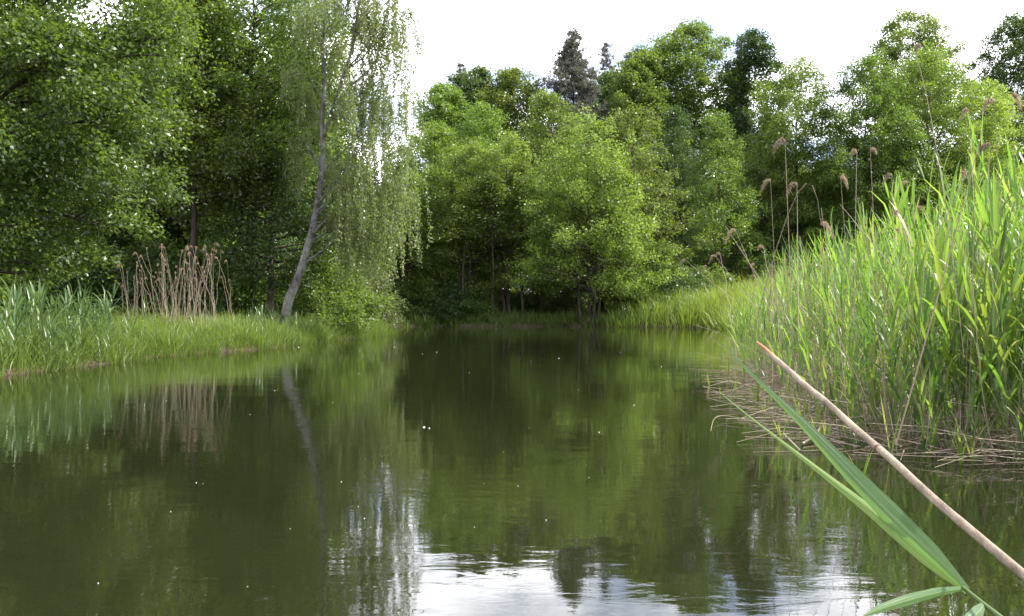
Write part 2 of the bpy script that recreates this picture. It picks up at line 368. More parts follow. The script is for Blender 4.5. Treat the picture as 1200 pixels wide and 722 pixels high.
def tree_meshes(name, seed, H, hb, rad, env='full', leafmat='alder', leaf=.17, nprim=46, dens=1.0, clump=.55, stems=((0, 0),), bark=BARK,
                trunk_r=.16, base_spread=0, bare=0.0, up=(14, 66), squash=(1, 1), lean=(0, 0), flat=.8, lobe=11, open_front=0.0):
    """returns (trunk mesh, crown mesh) of one broadleaf tree standing at the origin"""
    g = np.random.default_rng(seed)
    T = Tubes(7); CC = []; CR = []; CO = []
    lob = g.uniform(0, 2 * PI, 6)
    for si, (sx, sy) in enumerate(stems):
        hh = H * (1 if si == 0 else g.uniform(.78, .95))
        top = np.array([lean[0] * hh + sx * .9, lean[1] * hh + sy * .9, hh * .97])
        base = np.array([sx * .12 * (1 + base_spread), sy * .12, -.35])
        n = 13; tt = np.linspace(0, 1, n)[:, None]
        tp = base + (top - base) * np.concatenate([tt ** .8, tt ** .8, tt], 1)
        tp[:, :2] += np.cumsum(g.normal(0, .012 * H / 3, (n, 2)), 0) * np.sin(PI * tt)
        tr = trunk_r * (1 - .93 * tt[:, 0] ** .9) * (1 if si == 0 else .75); tr[0] *= 1.35
        T.add(tp, tr)
        np_ = int(nprim * .95) if si == 0 else int(nprim * .45)
        for i in range(np_):
            u = (i + g.random()) / np_
            z_tip = hb + (hh - hb) * u
            azm = i * 2.39996 + g.normal(0, .35)
            lobf = 1 + .16 * math.sin(2 * azm + lob[0] + 3 * u) + .13 * math.sin(3 * azm + lob[1] - 7 * u) + .12 * math.sin(9 * u + azm + lob[2])
            L = rad * float(ENV[env](np.array(u))) * lobf * g.uniform(.72, 1.12)
            e = R(up[0] + (up[1] - up[0]) * u + g.normal(0, 7))
            dz = L * math.tan(e) * .8
            zs = min(max(z_tip - dz, hb * .55), hh * .95)
            f = np.clip((zs + .35) / (hh * .97 + .35), 0, 1)
            st = np.array([np.interp(f, tt[:, 0], tp[:, k]) for k in range(3)])
            tip = np.array([st[0] + math.cos(azm) * L * squash[0], st[1] + math.sin(azm) * L * squash[1], z_tip])
            pp = path(st, tip, 6, .05 * L * .3, g, sag=.06 * L * (1 - u))
            r0 = max(.012, tr[0] * .36 * (1 - f * .6) * min(1, L / rad + .2))
            T.add(pp, np.linspace(r0, .008, 6), 4)
            if g.random() < bare: continue
            if open_front and u < .62 and math.sin(azm) < -.55 and g.random() < open_front: continue
            rl = (.15 * rad + .25) * g.uniform(.6, 1.5)          # a lobe of foliage round the end of the limb
            for k in range(lobe):
                v = unit(g.normal(0, 1, 3)); v[2] = abs(v[2]) * .95 - .25
                CC.append(tip * [1, 1, 1] + v * rl * g.uniform(.6, 1.1)); CR.append(clump * g.uniform(.45, .9)); CO.append(v)
            m = max(2, int(.8 * L / (.36 * clump / .55)))
            for k in range(m):
                s = g.uniform(.22, 1) if L > 1.2 else g.uniform(.05, 1)
                q = np.array([np.interp(s, np.linspace(0, 1, 6), pp[:, c]) for c in range(3)])
                a2 = azm + g.choice([-1, 1]) * g.uniform(.5, 1.3)
                l2 = (.35 + .5 * (1 - s)) * min(L, 2.6) * g.uniform(.4, 1)
                q2 = q + np.array([math.cos(a2) * l2, math.sin(a2) * l2, l2 * g.uniform(-.05, .55)])
                if l2 > .5: T.add(np.stack([q, (q + q2) / 2 + [0, 0, .04 * l2], q2]), np.array([r0 * .3 + .004, r0 * .2 + .003, .003]), 3)
                for w_ in ((q2,) if l2 < .7 else (q2, (q + q2) / 2)):
                    CC.append(w_); CR.append(clump * g.uniform(.55, 1.15)); CO.append([math.cos(azm), math.sin(azm), .15])
    CC = np.array(CC); CR = np.array(CR); CO = np.array(CO)
    nl = np.maximum(6, (g.uniform(.5, 1.5, len(CC)) * 44 * dens * (CR / .55) ** 2 * (.17 / leaf) ** 1.6)).astype(int)
    idx = np.repeat(np.arange(len(CC)), nl); n = len(idx)
    o = unit(g.normal(0, 1, (n, 3))) * (g.random((n, 1)) ** .45)
    o[:, 2] *= flat
    # umbrella-like sprays: sink the rim a little
    o[:, 2] -= .25 * (o[:, 0] ** 2 + o[:, 1] ** 2)
    C = CC[idx] + o * CR[idx][:, None] * g.uniform(.8, 1.25, (n, 1))
    D = o * [1, 1, .5] + CO[idx] * .35 + g.normal(0, .5, (n, 3)); D[:, 2] -= .22
    Nn = np.stack([g.normal(0, .6, n), g.normal(0, .6, n), np.full(n, .62)], 1) + o * .55
    V, F = leaf_quads(C, D, Nn, leaf * g.uniform(.65, 1.3, n))
    cl = g.random(len(CC))
    A = np.repeat(np.clip(.55 * cl[idx] + .45 * g.random(n), 0, 1), 4)
    return T.mesh(name + '_trunk', bark), mesh_np(name + '_crown', V, F, LM[leafmat], A)

def place_tree(kind, meshes, x, y, label, cat='tree', group=None, rz=0.0, sc=1.0, zoff=0.0):
    z = float(ground_z(np.array([x]), np.array([y]))[0])
    root = link(kind, None, loc=(x, y, z + zoff)); root.rotation_euler = (0, 0, rz); root.scale = (sc, sc, sc)
    tag(root, label, cat, group)
    t = link('trunk', meshes[0], root); c = link('crown', meshes[1], root)
    return root

def X(px, d): return (px - 600) / FPX * d
def HT(py, d): return CAM_H - (py - 361) / FPX * d

def tree_px(kind, px, d, top, width, label, seed, hbpy=None, **kw):
    """a tree of its own mesh from picture measurements: trunk px, depth, crown top py, crown width in px"""
    x = X(px, d); gz = float(ground_z(np.array([x]), np.array([d]))[0])
    H = HT(top, d) - gz; r = width / 2 / FPX * d
    hb = max(.3, (HT(hbpy, d) - gz)) if hbpy else H * .22
    m = tree_meshes(kind, seed, H, hb, r, **kw)
    return place_tree(kind, m, x, d, label)

# --- far wood, front row on the far bank
tree_px('alder_tree', 690, 64.4, 136, 166, 'bright yellow-green many-stemmed tree at the water edge in the middle of the far bank', 101, hbpy=338, env='taper', leafmat='bright', leaf=.155,
        nprim=62, stems=((0, 0), (-1.6, .3), (1.8, .5), (.7, -1.1)), trunk_r=.135, base_spread=1.2, clump=.56, up=(14, 66), dens=.85, lobe=8, open_front=.8)
tree_px('alder_tree', 741, 67.5, 128, 140, 'green tree with a straight dark trunk just behind the bright many-stemmed bank tree', 102, hbpy=318, env='taper', leafmat='alder', leaf=.155, nprim=48, clump=.55, trunk_r=.15, lobe=8)
tree_px('alder_tree', 597, 67, 160, 98, 'slender tree with two bare dark trunks standing left of the bright many-stemmed bank tree', 103, hbpy=290, env='taper', leafmat='bright', leaf=.155,
        nprim=42, stems=((0, 0), (-1.1, .3)), trunk_r=.17, base_spread=.6, clump=.55, lobe=8, open_front=.9)
tree_px('alder_tree', 548, 68, 172, 92, 'rounded bush-crowned green tree overhanging the dark corner of the far bank', 104, hbpy=352, env='full', leafmat='alder', leaf=.155, nprim=54, clump=.62, up=(8, 62))
tree_px('alder_tree', 510, 72, 150, 120, 'green tree rising just right of the hanging birch branches', 105, hbpy=350, env='taper', leafmat='alder', leaf=.165, nprim=60, clump=.65, up=(12, 66))
tree_px('alder_tree', 642, 73, 112, 116, 'pointed light green tree rising between the two-trunked tree and the many-stemmed tree', 106, hbpy=320, env='taper', leafmat='alder', leaf=.165, nprim=60, clump=.68)
tree_px('alder_tree', 566, 76, 128, 130, 'broad mid-green tree behind the slender two-trunked tree', 107, hbpy=330, env='taper', leafmat='alder', leaf=.165, nprim=64, clump=.7)
tree_px('alder_tree', 478, 68, 205, 80, 'shaded low green tree beside the birch curtain, foot in the dark water corner', 108, hbpy=365, env='full', leafmat='alder', leaf=.155, nprim=50, clump=.62, up=(0, 60))
for px_, d_, top_, w_, sd_, lb_ in ((577, 65.6, 205, 46, 181, 'slim young tree with a bare dark pole-like trunk, just left of the slender two-trunked tree'),
                                    (543, 66.0, 230, 46, 182, 'slim bare-trunked young tree standing in front of the rounded bush-crowned tree'),
                                    (614, 66.2, 196, 44, 183, 'slim bare-trunked young tree just right of the slender two-trunked tree'),
                                    (634, 68.5, 215, 44, 184, 'slim bare-trunked young tree nearest the left side of the bright many-stemmed tree')):
    tree_px('young_alder_tree', px_, d_, top_, w_, lb_, sd_, hbpy=285, env='taper', leafmat='alder', leaf=.155, nprim=34, clump=.5, trunk_r=.12, up=(20, 60), lobe=7, lean=((sd_ % 3 - 1) * .03, 0), open_front=.8)
tree_px('maple_tree', 843, 76, 140, 104, 'compact bright green tree with pointed top at the right end of the far bank', 109, hbpy=350, env='taper', leafmat='alder', leaf=.155, nprim=64, clump=.6, up=(12, 66))
tree_px('maple_tree', 790, 84, 128, 92, 'grey-green tree with a dark shaded side behind the pointed tree and the bank tree', 110, hbpy=340, env='taper', leafmat='dark', leaf=.165, nprim=60, clump=.62, up=(12, 66))
# right hand belt of trees beyond the reeds
tree_px('alder_tree', 940, 80, 76, 128, 'tall fresh green tree, first of the belt behind the seed-headed reeds', 111, hbpy=300, env='full', leafmat='alder', leaf=.165, nprim=110, clump=.62)
tree_px('alder_tree', 1016, 78, 70, 120, 'tall green tree in the middle of the belt, sky showing through under its crown', 112, hbpy=290, env='full', leafmat='alder', leaf=.165, nprim=100, clump=.6, dens=1.1)
tree_px('alder_tree', 1088, 80, 62, 124, 'tall domed green tree behind the dense reed tops', 113, hbpy=300, env='full', leafmat='alder', leaf=.165, nprim=110, clump=.62)
tree_px('alder_tree', 1152, 82, 98, 110, 'lower yellowish tree at the right-hand end of the belt, over the tallest reeds', 114, hbpy=320, env='full', leafmat='bright', leaf=.165, nprim=90, clump=.62)
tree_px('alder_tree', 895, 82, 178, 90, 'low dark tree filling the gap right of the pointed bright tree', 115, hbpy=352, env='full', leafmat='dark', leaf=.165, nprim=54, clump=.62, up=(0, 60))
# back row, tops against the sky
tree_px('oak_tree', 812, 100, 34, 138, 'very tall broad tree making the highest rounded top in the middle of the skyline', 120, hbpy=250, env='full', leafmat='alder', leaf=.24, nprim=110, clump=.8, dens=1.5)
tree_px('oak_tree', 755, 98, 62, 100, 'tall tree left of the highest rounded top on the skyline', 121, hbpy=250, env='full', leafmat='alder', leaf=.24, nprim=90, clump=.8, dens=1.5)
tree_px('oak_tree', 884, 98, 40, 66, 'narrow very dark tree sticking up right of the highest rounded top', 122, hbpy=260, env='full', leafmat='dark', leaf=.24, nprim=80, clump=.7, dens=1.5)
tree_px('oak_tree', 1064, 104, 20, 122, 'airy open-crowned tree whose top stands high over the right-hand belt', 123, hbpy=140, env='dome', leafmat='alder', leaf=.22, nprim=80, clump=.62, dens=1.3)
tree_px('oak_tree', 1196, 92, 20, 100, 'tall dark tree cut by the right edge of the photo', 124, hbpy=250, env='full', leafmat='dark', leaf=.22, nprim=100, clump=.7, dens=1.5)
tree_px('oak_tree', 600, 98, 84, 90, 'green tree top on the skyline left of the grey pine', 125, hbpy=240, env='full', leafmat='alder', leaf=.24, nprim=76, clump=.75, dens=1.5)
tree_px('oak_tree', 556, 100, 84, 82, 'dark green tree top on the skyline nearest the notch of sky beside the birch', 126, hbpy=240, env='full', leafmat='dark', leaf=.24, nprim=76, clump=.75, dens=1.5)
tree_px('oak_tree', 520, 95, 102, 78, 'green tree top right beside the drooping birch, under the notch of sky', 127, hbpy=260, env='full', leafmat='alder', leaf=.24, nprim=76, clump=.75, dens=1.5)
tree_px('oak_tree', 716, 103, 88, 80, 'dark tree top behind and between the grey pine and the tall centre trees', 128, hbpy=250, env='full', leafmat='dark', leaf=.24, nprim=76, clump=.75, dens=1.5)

def conifer_meshes(name, seed, H, hb, rad, mat='pine', dens=1.0, tuft=.34, env='cone', bark=BARK2, rise=.25):
    g = np.random.default_rng(seed); T = Tubes(6)
    T.add(np.stack([g.normal(0, .05, 9), g.normal(0, .05, 9), np.linspace(-.3, H, 9)], 1), np.linspace(H * .014, .015, 9))
    CC = []; DD = []
    nw = int((H - hb) / .55)
    for w in range(nw):
        u = (w + .5) / nw; z = hb + (H - hb) * u
        for b in range(6):
            a = g.uniform(0, 2 * PI); L = rad * float(ENV[env](np.array(u))) * g.uniform(.6, 1.15) + .15
            p0 = np.array([0, 0, z]); p1 = np.array([math.cos(a) * L, math.sin(a) * L, z + L * (rise + .5 * u) + g.normal(0, .1)])
            pp = path(p0, p1, 4, .03 * L, g); T.add(pp, np.linspace(.03, .006, 4), 3)
            for k in range(max(3, int(L * 7 * dens))):
                s = g.uniform(.25, 1); q = p0 + (p1 - p0) * s + g.normal(0, .14 + .10 * L, 3) * [1, 1, .45]
                CC.append(q); DD.append(p1 - p0)
    CC = np.array(CC); DD = unit(np.array(DD)); nn = 16
    idx = np.repeat(np.arange(len(CC)), nn); n = len(idx)
    D = unit(g.normal(0, 1, (n, 3))) + DD[idx] * .5; D[:, 2] += .35
    V, F = leaf_quads(CC[idx], D, g.normal(0, 1, (n, 3)), tuft * g.uniform(.6, 1.2, n), aspect=.16, fold=0)
    return T.mesh(name + '_trunk', bark), mesh_np(name + '_crown', V, F, LM[mat], np.repeat(g.random(n), 4))

def conifer_px(kind, px, d, top, width, label, seed, hbpy, **kw):
    x = X(px, d); gz = float(ground_z(np.array([x]), np.array([d]))[0])
    m = conifer_meshes(kind, seed, HT(top, d) - gz, HT(hbpy, d) - gz, width / 2 / FPX * d, **kw)
    place_tree(kind, m, x, d, label)
conifer_px('pine_tree', 672, 96, 38, 92, 'grey-brown pine with a ragged pointed top rising above the green trees', 130, 230, dens=1.5, tuft=.42, env='egg')
conifer_px('spruce_tree', 711, 110, 52, 36, 'thin spruce tip just right of the grey pine', 131, 200, env='cone', dens=1.1)
conifer_px('spruce_tree', 868, 112, 44, 32, 'thin dark spruce tip between the highest rounded top and the narrow dark tree', 132, 200, env='cone', dens=1.2)
conifer_px('spruce_tree', 541, 108, 76, 30, 'small spruce tip at the left end of the skyline near the birch', 133, 200, env='cone', dens=1.1)
conifer_px('spruce_tree', 735, 112, 66, 26, 'small faint spruce tip in the skyline right of the thin spruce', 134, 200, env='cone', dens=1.1)

# filler wood: three kinds of mesh, copied; each copy a tree of its own
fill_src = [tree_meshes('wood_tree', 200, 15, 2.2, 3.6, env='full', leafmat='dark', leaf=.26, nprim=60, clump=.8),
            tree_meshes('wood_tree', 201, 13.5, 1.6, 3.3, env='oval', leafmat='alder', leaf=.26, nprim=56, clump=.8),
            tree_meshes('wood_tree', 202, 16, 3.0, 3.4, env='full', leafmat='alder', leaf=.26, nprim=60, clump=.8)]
k = 0
gw = np.random.default_rng(55)
for px in range(430, 1260, 34):
    dd_ = gw.uniform(110, 122)
    place_tree('wood_tree', fill_src[k % 3], X(px, dd_), dd_, 'green tree standing inside the far wood, seen only through gaps between nearer crowns', group='trees inside the far wood', rz=k * 1.7, sc=gw.uniform(.62, .8) if px < 700 else gw.uniform(.8, .98))
    k += 1
for px in range(-40, 440, 40):
    dd_ = gw.uniform(70, 80)
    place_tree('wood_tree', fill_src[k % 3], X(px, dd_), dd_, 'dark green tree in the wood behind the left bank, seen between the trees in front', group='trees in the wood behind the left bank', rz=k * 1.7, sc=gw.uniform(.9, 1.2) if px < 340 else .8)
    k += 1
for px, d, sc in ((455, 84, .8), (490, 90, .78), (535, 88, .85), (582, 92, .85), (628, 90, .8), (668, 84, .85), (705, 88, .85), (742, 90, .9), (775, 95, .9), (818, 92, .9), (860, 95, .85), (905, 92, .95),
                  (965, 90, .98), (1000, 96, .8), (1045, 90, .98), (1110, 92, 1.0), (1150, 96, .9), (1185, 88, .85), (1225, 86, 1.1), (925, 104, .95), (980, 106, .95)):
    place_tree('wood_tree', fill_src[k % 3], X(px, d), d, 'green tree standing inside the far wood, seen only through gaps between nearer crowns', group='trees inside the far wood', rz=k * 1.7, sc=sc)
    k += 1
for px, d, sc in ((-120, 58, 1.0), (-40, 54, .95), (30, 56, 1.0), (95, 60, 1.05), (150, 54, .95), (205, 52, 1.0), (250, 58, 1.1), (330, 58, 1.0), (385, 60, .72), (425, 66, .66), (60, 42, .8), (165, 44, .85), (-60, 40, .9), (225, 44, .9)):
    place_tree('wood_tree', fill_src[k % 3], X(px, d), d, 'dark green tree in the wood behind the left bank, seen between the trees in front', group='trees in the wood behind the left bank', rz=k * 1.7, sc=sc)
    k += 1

# --- left bank trees
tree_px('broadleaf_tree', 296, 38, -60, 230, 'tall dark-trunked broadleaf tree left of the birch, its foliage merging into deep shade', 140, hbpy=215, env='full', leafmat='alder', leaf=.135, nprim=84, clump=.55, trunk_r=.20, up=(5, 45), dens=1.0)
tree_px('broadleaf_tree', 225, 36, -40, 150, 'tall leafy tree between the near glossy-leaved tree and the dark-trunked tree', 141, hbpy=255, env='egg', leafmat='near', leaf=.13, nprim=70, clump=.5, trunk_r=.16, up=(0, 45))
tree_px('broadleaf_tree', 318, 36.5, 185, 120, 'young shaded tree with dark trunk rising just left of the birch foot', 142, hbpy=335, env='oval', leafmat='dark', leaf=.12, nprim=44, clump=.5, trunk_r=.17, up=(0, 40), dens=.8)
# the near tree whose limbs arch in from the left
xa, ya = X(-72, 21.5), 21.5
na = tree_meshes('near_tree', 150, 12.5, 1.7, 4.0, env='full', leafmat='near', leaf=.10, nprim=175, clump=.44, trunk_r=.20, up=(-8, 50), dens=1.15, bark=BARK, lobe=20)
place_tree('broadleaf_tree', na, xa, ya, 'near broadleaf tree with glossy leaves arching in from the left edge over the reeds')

# --- birch
def birch_meshes(seed=160):
    g = np.random.default_rng(seed); T = Tubes(8)
    d = 34.5; o = np.array([X(333, d), d, 0]); b0 = o.copy(); b0[2] = float(ground_z(b0[:1], b0[1:2])[0])
    def Q(px, py, dd=0): return P(px, py, d + dd) - b0
    tr = np.array([Q(329, 378), Q(338, 352), Q(352, 318), Q(366, 270), Q(375, 222, .1), Q(379, 180), Q(377, 140), Q(380, 100, .2), Q(378, 55), Q(383, 5), Q(388, -60, .2), Q(392, -110)])
    tr[0, 2] = -.2
    T.add(tr, [.19, .165, .14, .125, .115, .10, .09, .075, .06, .045, .03, .012])
    fk = np.array([Q(379, 160), Q(390, 128, -.4), Q(399, 100, -.7), Q(412, 60, -1), Q(420, 10, -1.1), Q(430, -50, -1.2)])
    T.add(fk, [.09, .08, .065, .055, .04, .02], 6)
    limbs = [tr, fk]
    tips = []
    def limb(src, f, end, r=.045):
        p0 = np.array([np.interp(f, np.linspace(0, 1, len(src)), src[:, c]) for c in range(3)])
        mid_ = p0 * .45 + end * .55; mid_[2] += .35
        m1 = p0 * .75 + end * .25; m1[2] += .12
        pp = np.array([p0, m1, mid_, p0 * .2 + end * .8 + [0, 0, .22], end]); pp[1:4] += g.normal(0, .07, (3, 3))
        T.add(pp, np.linspace(r, .008, 5), 5); limbs.append(pp); return pp
    ends = [(440, 150, -1.2), (455, 128, .6), (470, 190, -.4), (450, 225, .9), (430, 190, -1.5), (480, 140, .3), (485, 80, -.3), (478, 30, .5), (462, 60, -1), (440, 20, 1), (418, 240, -1), (405, 200, 1.3),
            (470, -20, 0), (450, -60, .8), (425, -30, -1.4), (345, 30, .8), (338, 80, -1), (352, 10, -.7), (350, 120, .6), (345, -40, 0), (365, -30, 1.2), (488, 215, .2), (465, 250, -.6), (450, 262, .6),
            (492, 110, 1.1), (487, 10, -.9), (400, 60, 1.6), (410, 110, -1.7), (395, 0, -1.6), (340, 165, .9), (432, 100, 1.5), (455, 0, -.6), (490, 170, -1), (396, -50, .5)]
    for px, py, dd in ends:
        e = Q(px, py, dd)
        # the foot of the limb lies on the trunk or the fork, below the tip
        src = fk if (px > 405 and py < 150) else tr
        zz = src[:, 2]; want = e[2] - abs(e[0] - tr[5, 0]) * .55 - .3
        f = float(np.clip(np.interp(want, zz, np.linspace(0, 1, len(src))), .12, .97))
        limb(src, f, e, .045 if py > 60 else .035)
    # hanging strands
    LC = []; LD = []; cl = []
    for li, pp in enumerate(limbs[2:]):
        low = ends[li][1] > 120
        ns = 33
        for k in range(ns):
            s = g.uniform(.3, 1.02)
            q = np.array([np.interp(min(s, 1), np.linspace(0, 1, 5), pp[:, c]) for c in range(3)]) + g.normal(0, .22, 3)
            Ls = g.uniform(.7, 2.3) * (1.15 if low else .85) * (1 if ends[li][0] > 390 else .75)
            if k % 7 == 0: Ls *= 1.5
            low_ = (2.15 if q[0] > X(398, 34.5) - b0[0] else 3.7) - b0[2] + g.normal(0, .22)
            if q[2] < low_ + .3: continue
            Ls = min(Ls, q[2] - low_)
            m = max(5, int(Ls / .2)); tt = np.linspace(0, 1, m)[:, None]
            a = g.uniform(0, 2 * PI); out = np.array([math.cos(a), math.sin(a), 0]) * g.uniform(.1, .45)
            st = q + out * (1 - (1 - tt) ** 2) + np.array([0, 0, -1]) * Ls * tt ** 1.15 + np.cumsum(g.normal(0, .012, (m, 3)), 0)
            T.add(st, np.linspace(.0055, .002, m), 3)
            nl = int(Ls * 46); s2 = g.random(nl)
            c = np.stack([np.interp(s2, tt[:, 0], st[:, i]) for i in range(3)], 1) + g.normal(0, .045, (nl, 3))
            LC.append(c); LD.append(np.stack([g.normal(0, .6, nl), g.normal(0, .6, nl), -np.ones(nl)], 1)); cl.append(np.full(nl, g.random()))
    LC = np.concatenate(LC); LD = np.concatenate(LD); cl = np.concatenate(cl); n = len(LC)
    V, F = leaf_quads(LC, LD, g.normal(0, 1, (n, 3)), (.072) * g.uniform(.6, 1.3, n), aspect=.75, fold=.1)
    return T.mesh('birch_trunk', BIRCHBARK), mesh_np('birch_crown', V, F, LM['birch'], np.repeat(.5 * cl + .5 * g.random(n), 4)), b0
bt, bc, b0 = birch_meshes()
place_tree('birch_tree', (bt, bc), b0[0], b0[1], 'silver birch with leaning white trunk and long hanging curtains of small leaves')
tree_px('willow_bush', 430, 47.5, 318, 70, 'pale silvery willow bush at the tip of the left bank', 165, hbpy=384, env='dome', leafmat='willow', leaf=.10, nprim=40, clump=.36, trunk_r=.05, up=(10, 60))
tree_px('elder_bush', 385, 39, 300, 90, 'sunlit green bush behind the leaning birch trunk', 166, hbpy=380, env='dome', leafmat='alder', leaf=.11, nprim=40, clump=.42, trunk_r=.06, up=(5, 50))

# --- bushes
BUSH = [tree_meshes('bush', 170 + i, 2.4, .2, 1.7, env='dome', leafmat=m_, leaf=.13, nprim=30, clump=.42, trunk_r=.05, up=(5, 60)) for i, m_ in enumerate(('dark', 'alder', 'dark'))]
far_bush = [(470, 66.5, .9), (492, 66.8, 1.1), (515, 66, .8), (538, 67, 1.0), (562, 66.4, .75), (585, 70, .8), (612, 70.5, .7), (637, 71, .9), (662, 69, .8), (720, 67.2, .8), (750, 66, .8), (776, 68, 1.2), (800, 70, 1.2), (828, 72, 1.2),
            (455, 70, 1.3), (530, 74, 1.3), (575, 77, 1.2), (625, 79, 1.3), (680, 76, 1.3), (860, 76, 1.3), (890, 78, 1.4), (500, 78, 1.4), (730, 78, 1.5), (770, 78, 1.5)]
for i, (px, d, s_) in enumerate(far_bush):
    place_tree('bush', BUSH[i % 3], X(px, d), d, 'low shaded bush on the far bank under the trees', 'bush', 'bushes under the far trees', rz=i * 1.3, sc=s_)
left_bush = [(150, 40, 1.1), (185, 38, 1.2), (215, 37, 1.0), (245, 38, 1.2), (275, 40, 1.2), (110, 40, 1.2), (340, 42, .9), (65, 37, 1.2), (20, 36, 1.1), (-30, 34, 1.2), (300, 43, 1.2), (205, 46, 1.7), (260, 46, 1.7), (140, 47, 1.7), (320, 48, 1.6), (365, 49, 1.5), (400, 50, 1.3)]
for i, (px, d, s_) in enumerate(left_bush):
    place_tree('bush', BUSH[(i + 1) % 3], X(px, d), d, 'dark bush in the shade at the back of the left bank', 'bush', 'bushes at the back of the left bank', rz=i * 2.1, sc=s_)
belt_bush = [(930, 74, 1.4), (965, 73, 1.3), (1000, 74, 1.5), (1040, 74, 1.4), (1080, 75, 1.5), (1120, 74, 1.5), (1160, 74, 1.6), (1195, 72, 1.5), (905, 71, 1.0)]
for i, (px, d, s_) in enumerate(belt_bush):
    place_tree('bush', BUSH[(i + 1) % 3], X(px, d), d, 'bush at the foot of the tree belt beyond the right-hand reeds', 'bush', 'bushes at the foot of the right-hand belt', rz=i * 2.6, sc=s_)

# ------------------------------------------------------------------ grass
def scatter(n, xr, yr, dmin, dmax, g, keep=None):
    out = []
    tot = 0
    while tot < n:
        x = g.uniform(*xr, n * 2); y = g.uniform(*yr, n * 2); d = pond_sd(x, y) + .2 * wob(x * 1.7, y * 1.7)
        m = (d > dmin) & (d < dmax)
        if keep is not None: m &= keep(x, y)
        out.append(np.stack([x[m], y[m]], 1)); tot += m.sum()
        if len(out) > 60: break
    return np.concatenate(out)[:n]
def grass(name, label, xy, hmin, hmax, w, g, mat='grass', bend=(.05, .6), tuft=True, droop_water=False):
    n = len(xy); x, y = xy[:, 0], xy[:, 1]
    z = ground_z(x, y)
    patch = .5 + .5 * wob(x * 1.1 + 3, y * 1.1)
    h_ = g.uniform(hmin, hmax, n) * (.7 + .5 * patch)
    azm = g.uniform(0, 2 * PI, n)
    if tuft:
        nt_ = max(30, n // 38); ti = g.integers(0, nt_, n); c = xy[:nt_][ti]; th = g.uniform(.55, 1.3, nt_)[ti]
        off = g.normal(0, .13 * (hmax / .7), (n, 2)); sel = g.random(n) < .72
        x = np.where(sel, c[:, 0] + off[:, 0], x); y = np.where(sel, c[:, 1] + off[:, 1], y); z = ground_z(x, y)
        azm = np.where(sel, np.arctan2(off[:, 1], off[:, 0]) + g.normal(0, .5, n), azm); h_ = np.where(sel, h_ * th, h_ * .75)
    tag(link(name, blades(np.stack([x, y, z - .02], 1), h_, w * g.uniform(.6, 1.3, n), g.uniform(0, .35, n), g.uniform(*bend, n), azm, g.uniform(0, 2 * PI, n),
        np.clip(.35 * patch + .65 * g.random(n), 0, 1), name, LM[mat])), label, 'grass', kind='stuff')
g = np.random.default_rng(31)
grass('bank_grass', 'lush yellow-green grass overhanging the edge of the left bank', scatter(60000, (-15, -5), (17, 50), -.10, 2.6, g), .38, .80, .017, g)
grass('meadow_grass', 'tall grass in the open ground behind the left bank edge', scatter(22000, (-22, -5), (14, 50), 2.4, 9, g), .5, .95, .022, g)
grass('far_bank_grass', 'dark grass at the foot of the far trees', scatter(22000, (-12, 9), (62, 78), -.12, 7, g), .4, 1.0, .035, g, mat='grass')
grass('reed_meadow', 'tall pale green grass on the bank right of the far trees', scatter(44000, (6, 26), (34, 74), -.3, 9, g, keep=lambda x, y: x > 6.2), 1.0, 1.9, .034, g)
grass('bank_grass', 'grass on the near bank beneath the viewer', scatter(9000, (-8, 10), (-4, 2.3), .15, 6, g), .15, .3, .006, g)

# ------------------------------------------------------------------ reeds
def reed_parts(seed, h, nleaf, ll, lw, spread=.40, droop=.55, lean=.06, lo=.38):
    """a green reed: (stem points, radii), list of leaf ribbons (points, widths, side)"""
    g = np.random.default_rng(seed)
    a = g.uniform(0, 2 * PI); t = np.linspace(0, 1, 7)[:, None]
    st = np.concatenate([np.cos(a) * lean * h * t ** 1.6, np.sin(a) * lean * h * t ** 1.6, h * .80 * t], 1)
    lv = []; a0 = g.uniform(0, 2 * PI)
    for i in range(nleaf):
        f = lo + (1 - lo) * (i + .5) / nleaf
        p0 = np.array([np.interp(f, t[:, 0], st[:, c]) for c in range(3)])
        az_ = a0 + (i % 2) * PI + g.normal(0, .45)
        L = ll * g.uniform(.75, 1.2) * (.7 + .6 * math.sin(PI * min(1, f)) ) * (1 if f < .92 else .8)
        e0 = PI / 2 - spread * g.uniform(.5, 1.7) * (1.15 - .75 * f)            # start elevation
        dr = droop * g.uniform(.1, 2.4)
        if f > .85: dr *= .3
        pts = [p0]; e = e0
        for q in range(6):
            e -= dr * .28 * (q / 5.0) * 1.6
            pts.append(pts[-1] + (L / 6) * np.array([math.cos(e) * math.cos(az_), math.cos(e) * math.sin(az_), math.sin(e)]))
        w = lw * np.array([.45, .85, 1.0, .95, .75, .42, .04]) * g.uniform(.8, 1.2)
        lv.append((np.array(pts), w, np.array([-math.sin(az_), math.cos(az_), g.normal(0, .25)]), g.random()))
    return st, lv
def reed_split(name, seed, mat, **kw):
    st, lv = reed_parts(seed, **kw)
    T = Tubes(5); T.add(st, np.linspace(.0052, .0022, 7), a=random.Random(seed).random())
    out = []
    for (p, w, s, a) in lv:
        Rb = Ribbons(); Rb.add(p, w, s, fold=.16, a=a * .92); out.append(Rb.mesh(name + '_leaf', LM[mat]))
    return T.mesh(name + '_stem', LM['stem']), out
def reed_two(name, seed, mat, **kw):
    st, lv = reed_parts(seed, **kw)
    T = Tubes(4); T.add(st, np.linspace(.0055, .0025, 7), a=.6); Rb = Ribbons()
    for (p, w, s, a) in lv: Rb.add(p, w, s, fold=.16, a=a * .92)
    return T.mesh(name + '_stem', LM['stem']), Rb.mesh(name + '_foliage', LM[mat])
